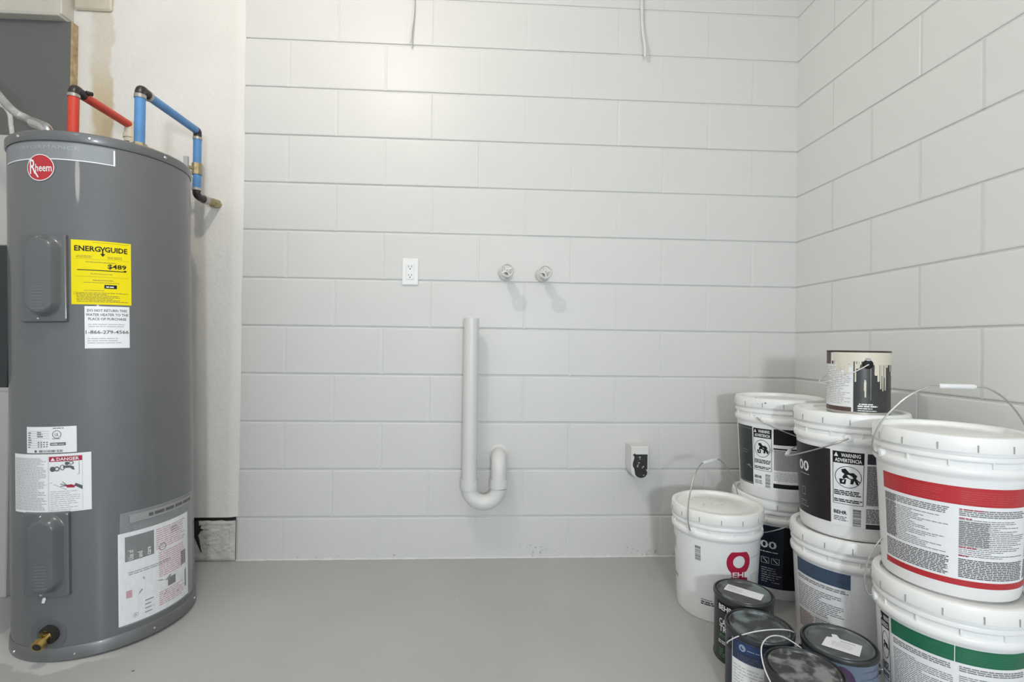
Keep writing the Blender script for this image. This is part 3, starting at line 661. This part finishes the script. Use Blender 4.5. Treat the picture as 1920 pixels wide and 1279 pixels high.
# painted cables hanging on the wall
for pts, lab in (([(-1.712, -.012, 2.75), (-1.711, -.011, 2.42), (-1.713, -.014, 2.33), (-1.7195, -.022, 2.262), (-1.722, -.030, 2.205)], 'thin white painted cable end hanging above the outlet'),
                 ([(-.722, -.012, 2.75), (-.718, -.011, 2.45), (-.715, -.010, 2.36), (-.711, -.016, 2.29), (-.706, -.026, 2.23), (-.7045, -.022, 2.187)], 'thicker white painted cable end hanging near the corner')):
    big = 'thicker' in lab; e = Vector(pts[-1]); t = thing('hanging_cable', e, lab, 'cable')
    pp = smoothpath([Vector(p)-e for p in pts], 8); mb = MB(); mb.tube(pp, [(.0065 if big else .0045)]*(len(pp)-2)+[.005 if big else .004, .002], 10); mb.build('sheath', m_pvc, t, True)

# ------------------------------------------------------------------ buckets
rb_ = lambda z: .131+(.1445-.131)*min(max(z, 0), .275)/.275
def handle(t, ear, tilt, h=.185, w=.160, ez=.300, grip=True, shift=0.0, gl=.045):
    """wire bail: ears along angle ear, raised by tilt from vertical"""
    a = R_(ear); ax = Vector((math.cos(a), math.sin(a), 0)); pr = Vector((-math.sin(a), math.cos(a), 0)); ti = R_(tilt)
    upv = Vector((0, 0, 1))*math.cos(ti)+pr*math.sin(ti)
    sh = [(-.94, 0), (-1.01, .02), (-1.04, .20), (-.93, .50), (-.66, .82), (-.40, .98), (-.22, 1.0), (.22, 1.0), (.40, .98), (.66, .82), (.93, .50), (1.04, .20), (1.01, .02), (.94, 0)]
    pts = [ax*(x*w)+upv*(y*h)+Vector((0, 0, ez))+pr*(shift*y) for x, y in sh]
    mb = MB(); mb.tube(smoothpath(pts, 5), .0021, 8); hd = mb.build('handle', m_wire, t, True)
    if grip:
        a_, b_ = pts[6], pts[7]; c = (a_+b_)/2; d = (b_-a_).normalized()
        mb = MB(); mb.tube([c-d*gl, c-d*gl*.9, c+d*gl*.9, c+d*gl], [.004, .0060, .0060, .004], 12); mb.build('grip', m_grip, hd, True)
    for s in (-1, 1):
        e = ax*(s*.146)+Vector((0, 0, ez)); mb = MB(); mb.tube([e, e+ax*(s*.010), e+ax*(s*.012)], [.011, .011, .007], 12); mb.build('ear', m_white, t, True)
def bucket(loc, label, rot=0.0, dirty=None):
    t = thing('paint_bucket', loc, label, 'bucket', 'five gallon paint buckets')
    mb = MB(); mb.lathe([(0, .004), (.122, .004), (.126, 0), (.129, .001), (.1312, .008), (.1445, .272), (.1452, .276), (.1515, .283), (.1525, .288), (.1525, .296), (.1490, .3005), (.1462, .302), (.1462, .312), (.1512, .316), (.1520, .320), (.1500, .326), (.1468, .328), (.1468, .352), (0.10, .352)], 88)
    mb.build('body', m_white, t, True)
    mb = MB(); mb.lathe([(.1475, .336), (.1540, .335), (.1550, .338), (.1538, .362), (.1515, .3685), (.1475, .3705), (.1400, .3705), (.1365, .3680), (.1345, .3605), (.1310, .3585), (.09, .3590), (.088, .3600), (.03, .3600), (0, .3598)], 88)
    ld = mb.build('lid', dirty or m_lid, t, True)
    mb = MB(); n = 14
    for k in range(n):
        a = 2*math.pi*(k+.3)/n+rot; c, s = math.cos(a), math.sin(a); q = [(-.0011, .1535), (.0011, .1535), (.0011, .1562), (-.0011, .1562)]
        vs = [(r*c-u*s, r*s+u*c, z) for z in (.3375, .3535) for u, r in q]; mb.add(vs, [(0,1,2,3),(4,7,6,5),(0,4,5,1),(1,5,6,2),(2,6,7,3),(3,7,4,0)])
    tag(mb.build('tear_slots', m_slot, ld), kind='stuff')
    mb = MB()
    for k in range(12):
        a = 2*math.pi*(k+.5)/12+rot; c, s = math.cos(a), math.sin(a); q = [(-.0012, .145), (.0012, .145), (.0012, .1505), (-.0012, .1505)]
        mb.add([(r*c-u*s, r*s+u*c, z) for z in (.3005, .3165) for u, r in q], [(0,1,2,3),(4,7,6,5),(0,4,5,1),(1,5,6,2),(2,6,7,3),(3,7,4,0)])
    tag(mb.build('ribs', m_white, t), kind='stuff')
    return t
bmap = lambda th0, off: cylmap(rb_, th0, off)
barc = lambda deg: rb_(.15)*R_(deg)
def patch(t, th0, z0, dth, z1, m, name='label', off=.0006):
    P = Print(); P.rect(0, z0, barc(dth), z1, .006); return P.on(bmap(th0, off), name, m, t)
def warning(t, th0, z0, dth, z1, rg):
    """tall white warning panel with header, falling-child picture and fine print"""
    W = barc(dth); p = patch(t, th0, z0, dth, z1, m_paper, 'warning_panel', .0009); H = z1-z0
    u0, u1 = W*.06, W*.96; f0 = z0+H*.29
    P = Print(); P.frame(u0, f0, u1, z1-.003, .0014); P.rect(u0, z1-.003-H*.155, u1, z1-.003)
    cu = (u0+u1)/2; cv = z0+H*.655; a, b = (u1-u0)*.43, H*.145; P.ring(cu, cv, a, b, .0016)
    s = a/.030
    g = lambda *pts: P.poly([(cu+x*s, cv+y*s) for x, y in pts])
    g((-.015,.020),(-.006,.023),(.003,.012),(.012,.013),(.020,.006),(.017,-.004),(.022,-.011),(.024,-.019),(.018,-.018),(.014,-.008),(.011,-.018),(.005,-.018),(.006,-.006),(-.004,-.002),(-.010,-.006),(-.013,-.001),(-.008,.008),(-.014,.012))
    g((-.020,-.006),(-.004,-.006),(-.006,-.020),(-.018,-.020)); g((.016,-.004),(.018,-.002),(.027,-.011),(.025,-.013))
    P.lines(u0+.003, f0+.005, u1-.003, f0+H*.075, .0052, rg, .62, .15); P.lines(u0+.003, f0+H*.10, u1-.003, f0+H*.19, .0052, rg, .62, .2)
    P.text('BEHR', u0+.002, z0+H*.155, H*.045, W*.40, .03); P.lines(u0+.002, z0+H*.05, u0+W*.45, z0+H*.135, .005, rg, .4, .3); P.barcode(W*.66, z0+H*.02, W*.90, z0+H*.24, rg, True)
    P.on(bmap(th0, .0013), 'black_print', m_black, p)
    P = Print(); hz = z1-.003-H*.155
    P.text('WARNING', cu+.006, hz+H*.085, H*.048, W*.55, .02, 'C'); P.text('ADVERTENCIA', cu, hz+H*.018, H*.046, W*.76, .02, 'C'); P.poly([(u0+W*.04, hz+H*.085), (u0+W*.17, hz+H*.085), (u0+W*.105, hz+H*.14)])
    P.poly([(cu-.012*s, cv-.009*s), (cu-.008*s, cv-.009*s), (cu-.010*s, cv-.015*s), (cu-.014*s, cv-.015*s)])
    P.on(bmap(th0, .0017), 'white_print', m_wprint, p); return p
rg = random.Random(21)
# A: single white bucket in front
m_lidA = mat('dusty_cream_lid', (.84, .835, .79), .4, var=.05, scale=9, bump=.15, bscale=40, bdist=.001)
A = bucket((-.548, -.409, 0), 'single white paint bucket with red ring logo, handle upright, left of stacks', .2, m_lidA)
handle(A, 214, -7, .212)
m_spot = mat('dried_paint_blob', (.33, .31, .27), .6)
P = Print(); rs = random.Random(5)
for k in range(14): P.disc(rs.uniform(-.07, .05), rs.uniform(-.02, .09), rs.uniform(.001, .004), rs.uniform(.0008, .002), 8)
P.on(lambda u, v: (u, v, .3606), 'paint_blobs', m_spot, A)
P = Print(); w_ = barc(34)
cu, cv, ro = w_/2, .213, w_/2
o = len(P.v); nn = 48
for i in range(nn):
    a = 2*math.pi*i/nn; P.v.append((cu+ro*math.cos(a), min(cv+.044*math.sin(a), .248))); P.v.append((cu+ro*.50*math.cos(a), cv+.002+.0205*math.sin(a)))
for i in range(nn): j = (i+1) % nn; P.f.append((o+2*i, o+2*j, o+2*j+1, o+2*i+1))
P.rect(cu-ro*.62, .150, cu+ro*.62, .186, .004); P.rect(cu-ro*.82, .128, cu+ro*.82, .160); lg = P.on(bmap(-102, .0007), 'ring_logo', m_crimson, A)
P = Print(); P.text('BEHR', cu, .163, .017, ro*1.95, .02, 'C'); P.on(bmap(-102, .0012), 'lettering', m_wprint, lg)
P = Print(); P.barcode(0, .202, barc(8), .252, rg, True); P.lines(barc(8), .056, barc(27), .070, .007, rg, .7, .2); P.lines(barc(8), .072, barc(24), .076, .004, rg, .6, 0); P.on(bmap(-143, .0007), 'black_print', m_dgrey, A)
P = Print(); P.lines(0, .115, barc(30), .172, .0065, rg, .3, .3); P.lines(0, .222, barc(26), .228, .005, rg, .4, 0); P.on(bmap(-66, .0007), 'fine_print', m_lgrey, A)
P = Print(); P.lines(0, .10, barc(14), .115, .006, rg, .6, 0); P.lines(0, .20, barc(12), .25, .006, rg, .4, .3); P.on(bmap(-194, .0007), 'side_print', m_grey, A)
# B: bottom of the back stack, navy label
m_navy = mat('navy_label', (.012, .017, .034), .35, var=.2, scale=12)
B = bucket((-.245, -.265, 0), 'lower bucket of the back stack with navy and black label', .5)
handle(B, -97, -116, .190, .160, grip=False)
lb = patch(B, -175, .040, 66, .272, m_navy); lb2 = patch(B, -109, .040, 75, .272, m_black, 'label', .0006)
P = Print(); P.text('00', 0, .188, .026, barc(22), .02); 
for k in range(2): P.frame(barc(1+k*14), .130, barc(12+k*14), .152, .0012); P.poly([(barc(3+k*14), .148), (barc(4.5+k*14), .148), (barc(10+k*14), .136), (barc(9+k*14), .134)])
P.lines(0, .170, barc(24), .178, .006, rg, .5, 0); P.on(bmap(-140, .0010), 'white_print', m_wprint, lb)
P = Print(); P.lines(0, .055, barc(28), .120, .0085, rg, .3, .4); P.on(bmap(-139, .0010), 'fine_print', m_lgrey, lb)
# C: top of the back stack
m_dgreen = mat('dark_green_label', (.022, .032, .028), .3, var=.3, scale=6)
m_speckle = mat('paint_speckled_lid', (.84, .84, .82), .36, var=.03, scale=14)
nt, oc, xyz = objxyz(m_speckle); overlay(m_speckle, math_node(nt, 'GREATER_THAN', noise(nt, oc, 75, 2), .70), (.22, .21, .20))
Cb = bucket((-.255, -.300, .371), 'upper bucket of the back stack with dark green label and warning panel', .1, m_speckle)
handle(Cb, -147, 114, .185)
lc = patch(Cb, 166, .046, 37, .262, m_dgreen)
P = Print(); P.lines(0, .160, barc(13), .178, .009, rg, .2, .2); P.poly([(barc(0), .118), (barc(16), .118), (barc(20), .107), (barc(20), .104), (barc(10), .114)]); P.on(bmap(180, .0010), 'grey_print', m_grey, lc)
P = Print(); P.rect(0, .049, barc(37), .052); P.rect(0, .252, barc(37), .2535); P.on(bmap(166, .0010), 'trim_lines', m_grey, lc)
warning(Cb, -157.5, .040, 29, .262, rg)
lp = patch(Cb, -128, .040, 80, .262, m_paper, 'instruction_panel')
for z0, z1 in ((.205, .262), (.048, .064), (.188, .193)): P = Print(); P.rect(.002, z0, barc(80), z1, .006); P.on(bmap(-128, .0011), 'black_bar', m_black, lp)
P = Print(); P.rect(.004, .112, barc(78), .186, .006); P.lines(.004, .070, barc(78), .108, .0048, rg, .55, .4); P.on(bmap(-128, .0010), 'fine_print', m_lgrey, lp)
P = Print(); P.lines(.004, .112, barc(78), .186, .0040, rg, .45, .1); P.on(bmap(-128, .0014), 'tiny_print', m_grey, lp)
# D: bottom of the middle stack, slate blue band
D = bucket((-.248, -.655, 0), 'lower bucket of the middle stack with slate blue band', .9)
handle(D, -60, 112, .190, .160, grip=False)
ld_ = patch(D, 172, .055, 66.5, .284-.010, m_paper)
P = Print(); P.rect(0, .229, barc(66), .273, .006); P.on(bmap(172, .0010), 'blue_band', m_blue, ld_)
P = Print(); P.lines(.004, .232, barc(62), .270, .0045, rg, .18, .2); P.on(bmap(173, .0014), 'pale_print', mat('pale_blue_print', (.12, .16, .22), .5), ld_)
P = Print(); P.lines(.003, .208, barc(64), .224, .0056, rg, .6, .1); P.lines(.003, .125, barc(60), .202, .0058, rg, .45, .5); P.on(bmap(172, .0010), 'fine_print', m_grey, ld_)
P = Print(); P.lines(.003, .060, barc(26), .118, .0042, rg, .55, .2); P.on(bmap(172, .0010), 'brown_print', mat('brown_print', (.22, .13, .10), .5), ld_)
P = Print(); P.lines(barc(28), .060, barc(62), .118, .0055, rg, .4, .5); P.on(bmap(172, .0010), 'fine_print', m_grey, ld_)
# E: top of the middle stack
m_char = mat('charcoal_brown_label', (.020, .017, .017), .35, var=.15, scale=6, spec=.3)
E_ = bucket((-.240, -.655, .368), 'upper bucket of the middle stack with charcoal label carrying the open can', .35)
handle(E_, -128, -118, .190)
le = patch(E_, 146, .044, 68, .262, m_char)
P = Print(); P.text('00', 0, .178, .030, barc(20), .02); P.on(bmap(166, .0010), 'white_print', m_wprint, le)
P = Print(); P.lines(0, .060, barc(16), .088, .0075, rg, .22, .3); P.frame(barc(3), .100, barc(10), .125, .0012); P.lines(0, .165, barc(18), .172, .006, rg, .4, 0); P.on(bmap(168, .0010), 'fine_print', m_lgrey, le)
warning(E_, -145.5, .040, 34.5, .262, rg)
lp = patch(E_, -111, .036, 60, .262, m_paper, 'instruction_panel', .0008)
for z0, z1 in ((.228, .258), (.040, .054)): P = Print(); P.rect(.004, z0, barc(58), z1, .006); P.on(bmap(-111, .0012), 'dark_bar', mat('dark_slate_print', (.03, .03, .04), .5), lp)
P = Print(); P.rect(.004, .108, barc(58), .224, .006); P.on(bmap(-111, .0011), 'grey_panel', m_lgrey, lp)
P = Print(); P.lines(.004, .108, barc(58), .224, .0042, rg, .55, .12); P.lines(.004, .058, barc(58), .100, .0042, rg, .6, .05); P.on(bmap(-111, .0015), 'tiny_print', m_dgrey, lp)
# F: bottom of the front stack, green band
F_ = bucket((-.245, -1.0, 0), 'lower bucket of the front right stack with green band', .15)
handle(F_, 158, -14, .200, .166, grip=False)
warning(F_, 163, .044, 14, .276, rg)
lf = patch(F_, -181, .040, 160, .277, m_paper)
for a, b, z0, z1 in ((0, 50.5, .238, .274), (51.2, 160, .238, .274), (0, 160, .042, .052)): P = Print(); P.rect(barc(a), z0, barc(b), z1, .006); P.on(bmap(-181, .0010), 'green_band', m_green, lf)
P = Print(); P.lines(.004, .241, barc(49), .271, .0045, rg, .15, .3); P.lines(barc(53), .241, barc(108), .271, .0045, rg, .15, .3); P.lines(barc(110), .241, barc(160), .271, .0045, rg, .15, .3); P.on(bmap(-181, .0014), 'pale_print', mat('pale_green_print', (.06, .22, .14), .5), lf)
P = Print()
for a, b in ((2, 50), (54, 106), (110, 158)): P.lines(barc(a), .216, barc(b), .233, .0045, rg, .6, .05); P.lines(barc(a), .062, barc(b), .212, .0045, rg, .42, .6)
P.on(bmap(-181, .0010), 'fine_print', m_grey, lf)
# G: top of the front stack, red bands
G = bucket((-.228, -.977, .364), 'upper bucket of the front right stack with red bands, handle upright', .55)
handle(G, 168, 10, .178, .166, gl=.040)
lg = patch(G, 167, .026, 190, .258, m_paper)
for z0, z1 in ((.215, .256), (.030, .044)): P = Print(); P.rect(0, z0, barc(190), z1, .006); P.on(bmap(167, .0010), 'red_band', m_red, lg)
P = Print(); P.lines(.004, .219, barc(56), .251, .005, rg, .14, .3); P.lines(barc(68), .219, barc(118), .251, .005, rg, .14, .3); P.lines(barc(122), .219, barc(185), .251, .005, rg, .14, .3); P.on(bmap(167, .0014), 'pale_print', mat('pale_red_print', (.55, .12, .12), .5), lg)
P = Print()
for a, b in ((2, 60), (67, 126), (130, 188)): P.lines(barc(a), .190, barc(b), .208, .0043, rg, .62, .08); P.lines(barc(a), .098, barc(b), .186, .0043, rg, .40, .6)
P.lines(barc(2), .098, barc(16), .205, .0043, rg, .7, .1); P.lines(barc(67), .120, barc(90), .180, .0043, rg, .7, .1)
P.on(bmap(167, .0010), 'fine_print', m_grey, lg)
P = Print()
for a, b in ((2, 60), (67, 126), (130, 188)): P.lines(barc(a), .048, barc(b), .094, .0040, rg, .62, .06)
P.on(bmap(167, .0010), 'bold_fine_print', m_dgrey, lg)
P = Print(); P.lines(barc(67), .204, barc(84), .209, .005, rg, .5, 0); P.lines(barc(67), .184, barc(76), .188, .004, rg, .6, 0); P.lines(barc(67), .118, barc(80), .122, .004, rg, .6, 0); P.lines(barc(67), .098, barc(74), .102, .004, rg, .6, 0); P.on(bmap(167, .0012), 'red_print', m_crimson, lg)

# ------------------------------------------------------------------ gallon cans
CR = .0815; rc = lambda z: CR
cmap = lambda th0, off: cylmap(rc, th0, off)
carc = lambda deg: CR*R_(deg)
def lidmat(name, col, dust, s):
    m = mat(name, col, .35, var=.15, scale=18)
    nt, oc, xyz = objxyz(m); n = noise(nt, oc, s, 5); overlay(m, math_node(nt, 'MULTIPLY', smooth(nt, n, .46, .62), .85), dust); return m
def can(loc, label, bodym, lidm, rimm):
    t = thing('paint_can', loc, label, 'paint can', 'one gallon paint cans')
    mb = MB(); mb.lathe([(0, .003), (.078, .003), (.080, 0), (.083, .001), (.0835, .005), (CR, .008), (CR, .176), (.0832, .180), (.0832, .184)], 64); mb.build('body', bodym, t, True)
    mb = MB(); mb.lathe([(.0815, .181), (.0842, .182), (.0846, .187), (.0842, .1915), (.0825, .1935), (.0795, .1930), (.0775, .1890), (.0755, .1885), (.0745, .1905)], 64); mb.build('rim', rimm, t, True)
    mb = MB(); mb.lathe([(.0748, .1900), (.0735, .1935), (.0715, .1940), (.0695, .1925), (.0680, .1880), (.0655, .1872), (.03, .1875), (0, .1876)], 64); l = mb.build('lid', lidm, t, True)
    return t, l
def canpatch(t, th0, z0, dth, z1, m, name='label', off=.0006):
    P = Print(); P.rect(0, z0, carc(dth), z1, .005); return P.on(cmap(th0, off), name, m, t)
def canwire(t, ear, tilt, h=.095, w=.088, ez=.150):
    a = R_(ear); ax = Vector((math.cos(a), math.sin(a), 0)); pr = Vector((-math.sin(a), math.cos(a), 0)); ti = R_(tilt); upv = Vector((0, 0, 1))*math.cos(ti)+pr*math.sin(ti)
    pts = [ax*(x*w)+upv*(y*h)+Vector((0, 0, ez)) for x, y in ((-.95, 0), (-1.02, .02), (-1.01, .25), (-.86, .6), (-.5, .9), (0, 1), (.5, .9), (.86, .6), (1.01, .25), (1.02, .02), (.95, 0))]
    mb = MB(); mb.tube(smoothpath(pts, 6), .0015, 8); mb.build('handle', m_cwire, t, True)
    for s in (-1, 1):
        e = ax*(s*.081)+Vector((0, 0, ez)); mb = MB(); mb.tube([e, e+ax*(s*.004), e+ax*(s*.006)], [.012, .012, .007], 12); mb.build('ear', m_fit, t, True)
m_cwire = mat('bright_wire', (.78, .78, .78), .35, .3)
m_rim = mat('dark_can_rim', (.035, .036, .038), .35, .2, var=.25, scale=30)
# 1: dark green can
m_c1 = mat('dark_green_can', (.026, .032, .030), .35, var=.2, scale=8)
t, l = can((-.600, -.700, 0), 'rearmost small can, dark green body, white sticker across its lid', m_c1, lidmat('grey_dusty_lid', (.060, .060, .058), (.18, .22, .21), 14), m_rim)
a = R_(-42)
def rotp(u, v, a=a, z=.1882, cx=0.004, cy=0.006): return (cx+u*math.cos(a)-v*math.sin(a), cy+u*math.sin(a)+v*math.cos(a), z)
P = Print(); P.rect(-.052, -.022, .052, .022, .1); st = P.on(rotp, 'sticker', m_paper, l)
P = Print(); P.lines(-.046, -.012, .010, .012, .0048, rg, .3, .4); P.rect(-.046, .010, -.026, .0125); P.on(lambda u, v: rotp(u, v, z=.1885), 'fine_print', m_lgrey, st)
lb = canpatch(t, -190, .010, 100, .174, m_c1, 'label')
P = Print(); P.rect(0, .148, carc(75), .174); P.on(cmap(-176, .0009), 'black_header', m_black, lb)
P = Print(); P.text('BEHR', carc(5), .153, .0145, carc(33), .03); P.text('CA', carc(7), .110, .017, carc(17), .02); P.text('TRI', carc(8), .090, .017, carc(20), .02); P.lines(carc(5), .052, carc(24), .066, .0055, rg, .5, .3); P.on(cmap(-176, .0013), 'white_print', m_wprint, lb)
P = Print(); P.lines(carc(7), .018, carc(24), .044, .0065, rg, .4, .4); P.lines(carc(7), .074, carc(26), .084, .005, rg, .4, .1); P.on(cmap(-176, .0013), 'green_print', mat('mint_print', (.12, .28, .20), .5), lb)
P = Print(); P.rect(0, .012, .0012, .172); P.on(cmap(-62, .0008), 'seam', m_lgrey, t)
# 2: navy and white can
m_c2 = mat('navy_can', (.020, .026, .045), .35, var=.2, scale=8)
t, l = can((-.652, -.878, 0), 'middle small can with navy and white label and raised wire handle', m_c2, lidmat('black_smudged_lid', (.032, .033, .033), (.16, .20, .195), 22), m_rim)
lb = canpatch(t, -168, .008, 110, .176, m_paper)
P = Print(); P.rect(0, .126, carc(110), .176, .005); P.on(cmap(-168, .0009), 'navy_band', mat('navy_band', (.022, .036, .085), .4), lb)
P = Print(); P.rect(carc(12), .150, carc(52), .172, .005); P.on(cmap(-168, .0012), 'blue_band', mat('royal_blue_band', (.02, .05, .16), .4), lb)
P = Print(); P.ring(carc(21), .161, .0085, .0085, .004); P.disc(carc(23), .1635, .004); P.lines(carc(30), .157, carc(50), .164, .0055, rg, .45, 0); P.disc(carc(57), .150, .005); P.on(cmap(-168, .0016), 'logo', mat('pale_blue_logo', (.30, .38, .48), .5), lb)
P = Print(); P.lines(carc(12), .128, carc(60), .146, .0045, rg, .4, .2); P.on(cmap(-168, .0015), 'fine_print', mat('slate_print', (.10, .12, .18), .5), lb)
P = Print(); P.lines(carc(4), .012, carc(100), .118, .008, rg, .25, .4); P.on(cmap(-168, .0012), 'grey_print', m_lgrey, lb)
P = Print(); P.rect(0, .008, .0016, .176); P.on(cmap(-168.5, .0012), 'seam', m_wprint, t)
canwire(t, 183, 42, .086)
# 3: front can
m_c3 = mat('black_can', (.030, .030, .033), .35, var=.2, scale=8)
t, l = can((-.644, -1.052, 0), 'frontmost small can cut by the picture edge, black smudged lid', m_c3, lidmat('streaked_black_lid', (.042, .042, .042), (.26, .27, .26), 30), m_rim)
lb = canpatch(t, -175, .01, 120, .17, m_darkbody)
P = Print(); P.lines(carc(10), .02, carc(60), .12, .008, rg, .3, .4); P.on(cmap(-175, .0010), 'fine_print', m_grey, lb)
canwire(t, -150, -50, .110)
# 4: lavender can
m_c4 = mat('lavender_can', (.155, .195, .265), .3, var=.06, scale=8)
t, l = can((-.490, -.955, 0), 'lavender blue small can with torn white sticker on lid', m_c4, lidmat('slate_dusty_lid', (.075, .080, .080), (.15, .17, .165), 14), m_rim)
a2 = R_(-38)
rp4 = lambda u, v, z=.1884: (.004+u*math.cos(a2)-v*math.sin(a2), -.006+u*math.sin(a2)+v*math.cos(a2), z)
P = Print(); P.poly([(u*1.4, v*1.3) for u, v in ((-.030,-.024),(.026,-.026),(.030,.018),(.002,.020),(-.004,.021),(-.009,.033),(-.017,.030),(-.015,.019),(-.024,.014))]); st = P.on(rp4, 'torn_sticker', m_paper, l)
P = Print(); P.rect(-.004, .012, .028, .015, .1); P.lines(-.022, -.020, .024, .008, .005, rg, .2, .4); P.on(lambda u, v: rp4(u, v, .1887), 'fine_print', m_lgrey, st)
P = Print(); P.disc(0, .135, .030, .040); P.rect(-.030, .02, .030, .13, .005); P.on(cmap(-122, .0008), 'purple_patch', mat('purple_label', (.050, .022, .070), .35), t)
P = Print(); P.rect(carc(5), .165, carc(45), .167, .005); P.rect(carc(2), .015, carc(60), .150, .005); P.on(cmap(-95, .0007), 'label', mat('blue_grey_label', (.125, .165, .225), .35), t)
canwire(t, -30, 108, .098)

# ------------------------------------------------------------------ open can on the middle stack
OR = .0825; OH = .192; omap = lambda th0, off: cylmap(lambda v: OR, th0, off); oarc = lambda deg: OR*R_(deg)
oc_ = thing('open_paint_can', (-.215, -.657, .7295), 'open drip-stained gallon can of cream paint on the middle bucket stack', 'paint can')
m_tin = mat('tin_body', (.42, .40, .36), .4, .3, var=.1)
m_drip = mat('cream_paint', (.70, .66, .55), .45, var=.04)
m_brown = mat('dark_brown_paint', (.035, .022, .018), .45, var=.2)
mb = MB(); mb.lathe([(0, .003), (.078, .003), (.081, 0), (.0838, .001), (.0838, .005), (OR, .008), (OR, OH-.004)], 64); mb.build('body', m_tin, oc_, True)
mb = MB(); mb.lathe([(OR-.001, OH-.007), (.0842, OH-.005), (.0845, OH-.001), (.0825, OH), (.0775, OH-.002), (.0750, OH-.007), (.0745, OH-.02), (.0795, OH-.022), (.0795, .06), (0, .06)], 64); mb.build('rim', m_brown, oc_, True)
def opatch(th0, z0, dth, z1, m, name, off): P = Print(); P.rect(0, z0, oarc(dth), z1, .004); return P.on(omap(th0, off), name, m, oc_)
lab = opatch(-136, .008, 150, .186, mat('charcoal_can_label', (.040, .041, .040), .35, var=.2), 'label', .0005)
P = Print()
for k, (u, L, h) in enumerate(((10, 26, .0045), (8, 36, .0055), (8, 26, .004), (8, 34, .003))): P.lines(oarc(u), .030-k*.0062, oarc(u+L), .030-k*.0062+h, h, rg, .75, 0)
P.rect(oarc(85), .118, oarc(93), .130); P.on(omap(-136, .0010), 'white_print', m_wprint, lab)
ins = opatch(-222, .008, 86.5, .186, m_paper, 'instruction_label', .0005)
P = Print(); P.rect(0, .008, oarc(83), .021, .004); P.rect(0, .150, oarc(37), .186, .004); P.rect(oarc(40), .150, oarc(49), .160, .004); P.on(omap(-222, .0009), 'brown_print', mat('brown_label', (.10, .055, .045), .45), ins)
P = Print(); P.lines(oarc(8), .028, oarc(82), .145, .0055, rg, .35, .3); P.on(omap(-222, .0009), 'fine_print', mat('pale_label_print', (.42, .41, .39), .5), ins)
P = Print(); P.rect(oarc(72), .150, oarc(79), .1525); P.on(omap(-222, .0014), 'black_print', m_black, ins)
# cream paint run down from the rim
P = Print(); rd = random.Random(2)
run = [(-174.5, .144, 3), (-172, .170, 8), (-164, .128, 8), (-156, .138, 8), (-148, .122, 8), (-140, .143, 3), (-137, .148, 3), (-132, .098, 2.6), (-128, .142, 3), (-124, .150, 4), (-96, .118, 6), (-91, .100, 4.5), (-86, .078, 3.2), (-83.0, .118, 1.6), (-81, .072, 3.2), (-77.2, .112, 1.6), (-75, .074, 3.2), (-70, .142, 5), (-64, .156, 5), (-58, .130, 4), (-50, .15, 8), (-40, .14, 8)]
P.rect(oarc(25), .160, oarc(90), .187, .004); P.rect(oarc(90), .150, oarc(172), .187, .004)
for th, z, wd in run:
    u = oarc(th+202); hw = oarc(wd)/2
    P.rect(u-hw, z+hw, u+hw, .172, .004); P.disc(u, z+hw, hw, hw, 10)
P.poly([(oarc(70), .152), (oarc(78), .152), (oarc(77), .138), (oarc(71), .138)]); P.rect(oarc(84.4), .072, oarc(86), .098)
P.on(omap(-202, .0016), 'paint_run', m_drip, oc_)
P = Print(); P.poly([(oarc(0.6), .055), (oarc(2.0), .052), (oarc(3.4), .054), (oarc(3.6), .098), (oarc(2.0), .106), (oarc(0), .104)]); P.on(omap(-117, .0016), 'paint_drip', m_drip, oc_)
P = Print(); P.poly([(oarc(0.2), .045), (oarc(0.8), .045), (oarc(.8), .140), (oarc(-.2), .140)]); P.on(omap(-106, .0016), 'paint_drip', m_lgrey, oc_)
aa = R_(-111); n = Vector((math.cos(aa), math.sin(aa), 0)); e = n*OR+Vector((0, 0, .152))
mb = MB(); mb.tube([e-n*.002, e+n*.004, e+n*.007], [.0135, .0135, .008], 20); mb.build('ear', m_black, oc_, True)
mb = MB(); mb.tube([n*(OR+.001)+Vector((0, 0, .165)), n*(OR+.003)+Vector((0, 0, .170))], [.008, .006], 10); mb.build('ear_tab', m_lgrey, oc_, True)
mb = MB(); mb.tube([-e*1.0+Vector((0, 0, .304))+n*.0, -n*(OR+.005)+Vector((0, 0, .152))], .0125, 16); mb.build('ear', m_black, oc_, True)
hp_ = []
for k in range(21):
    t_ = k/20; ph = -111-180*t_; sag = math.sin(math.pi*t_); rr_ = OR+.009+.012*sag
    hp_.append(Vector((rr_*math.cos(R_(ph)), rr_*math.sin(R_(ph)), .152-.062*sag)))
mb = MB(); mb.tube(hp_, .0016, 8); mb.build('handle', m_cwire, oc_, True)
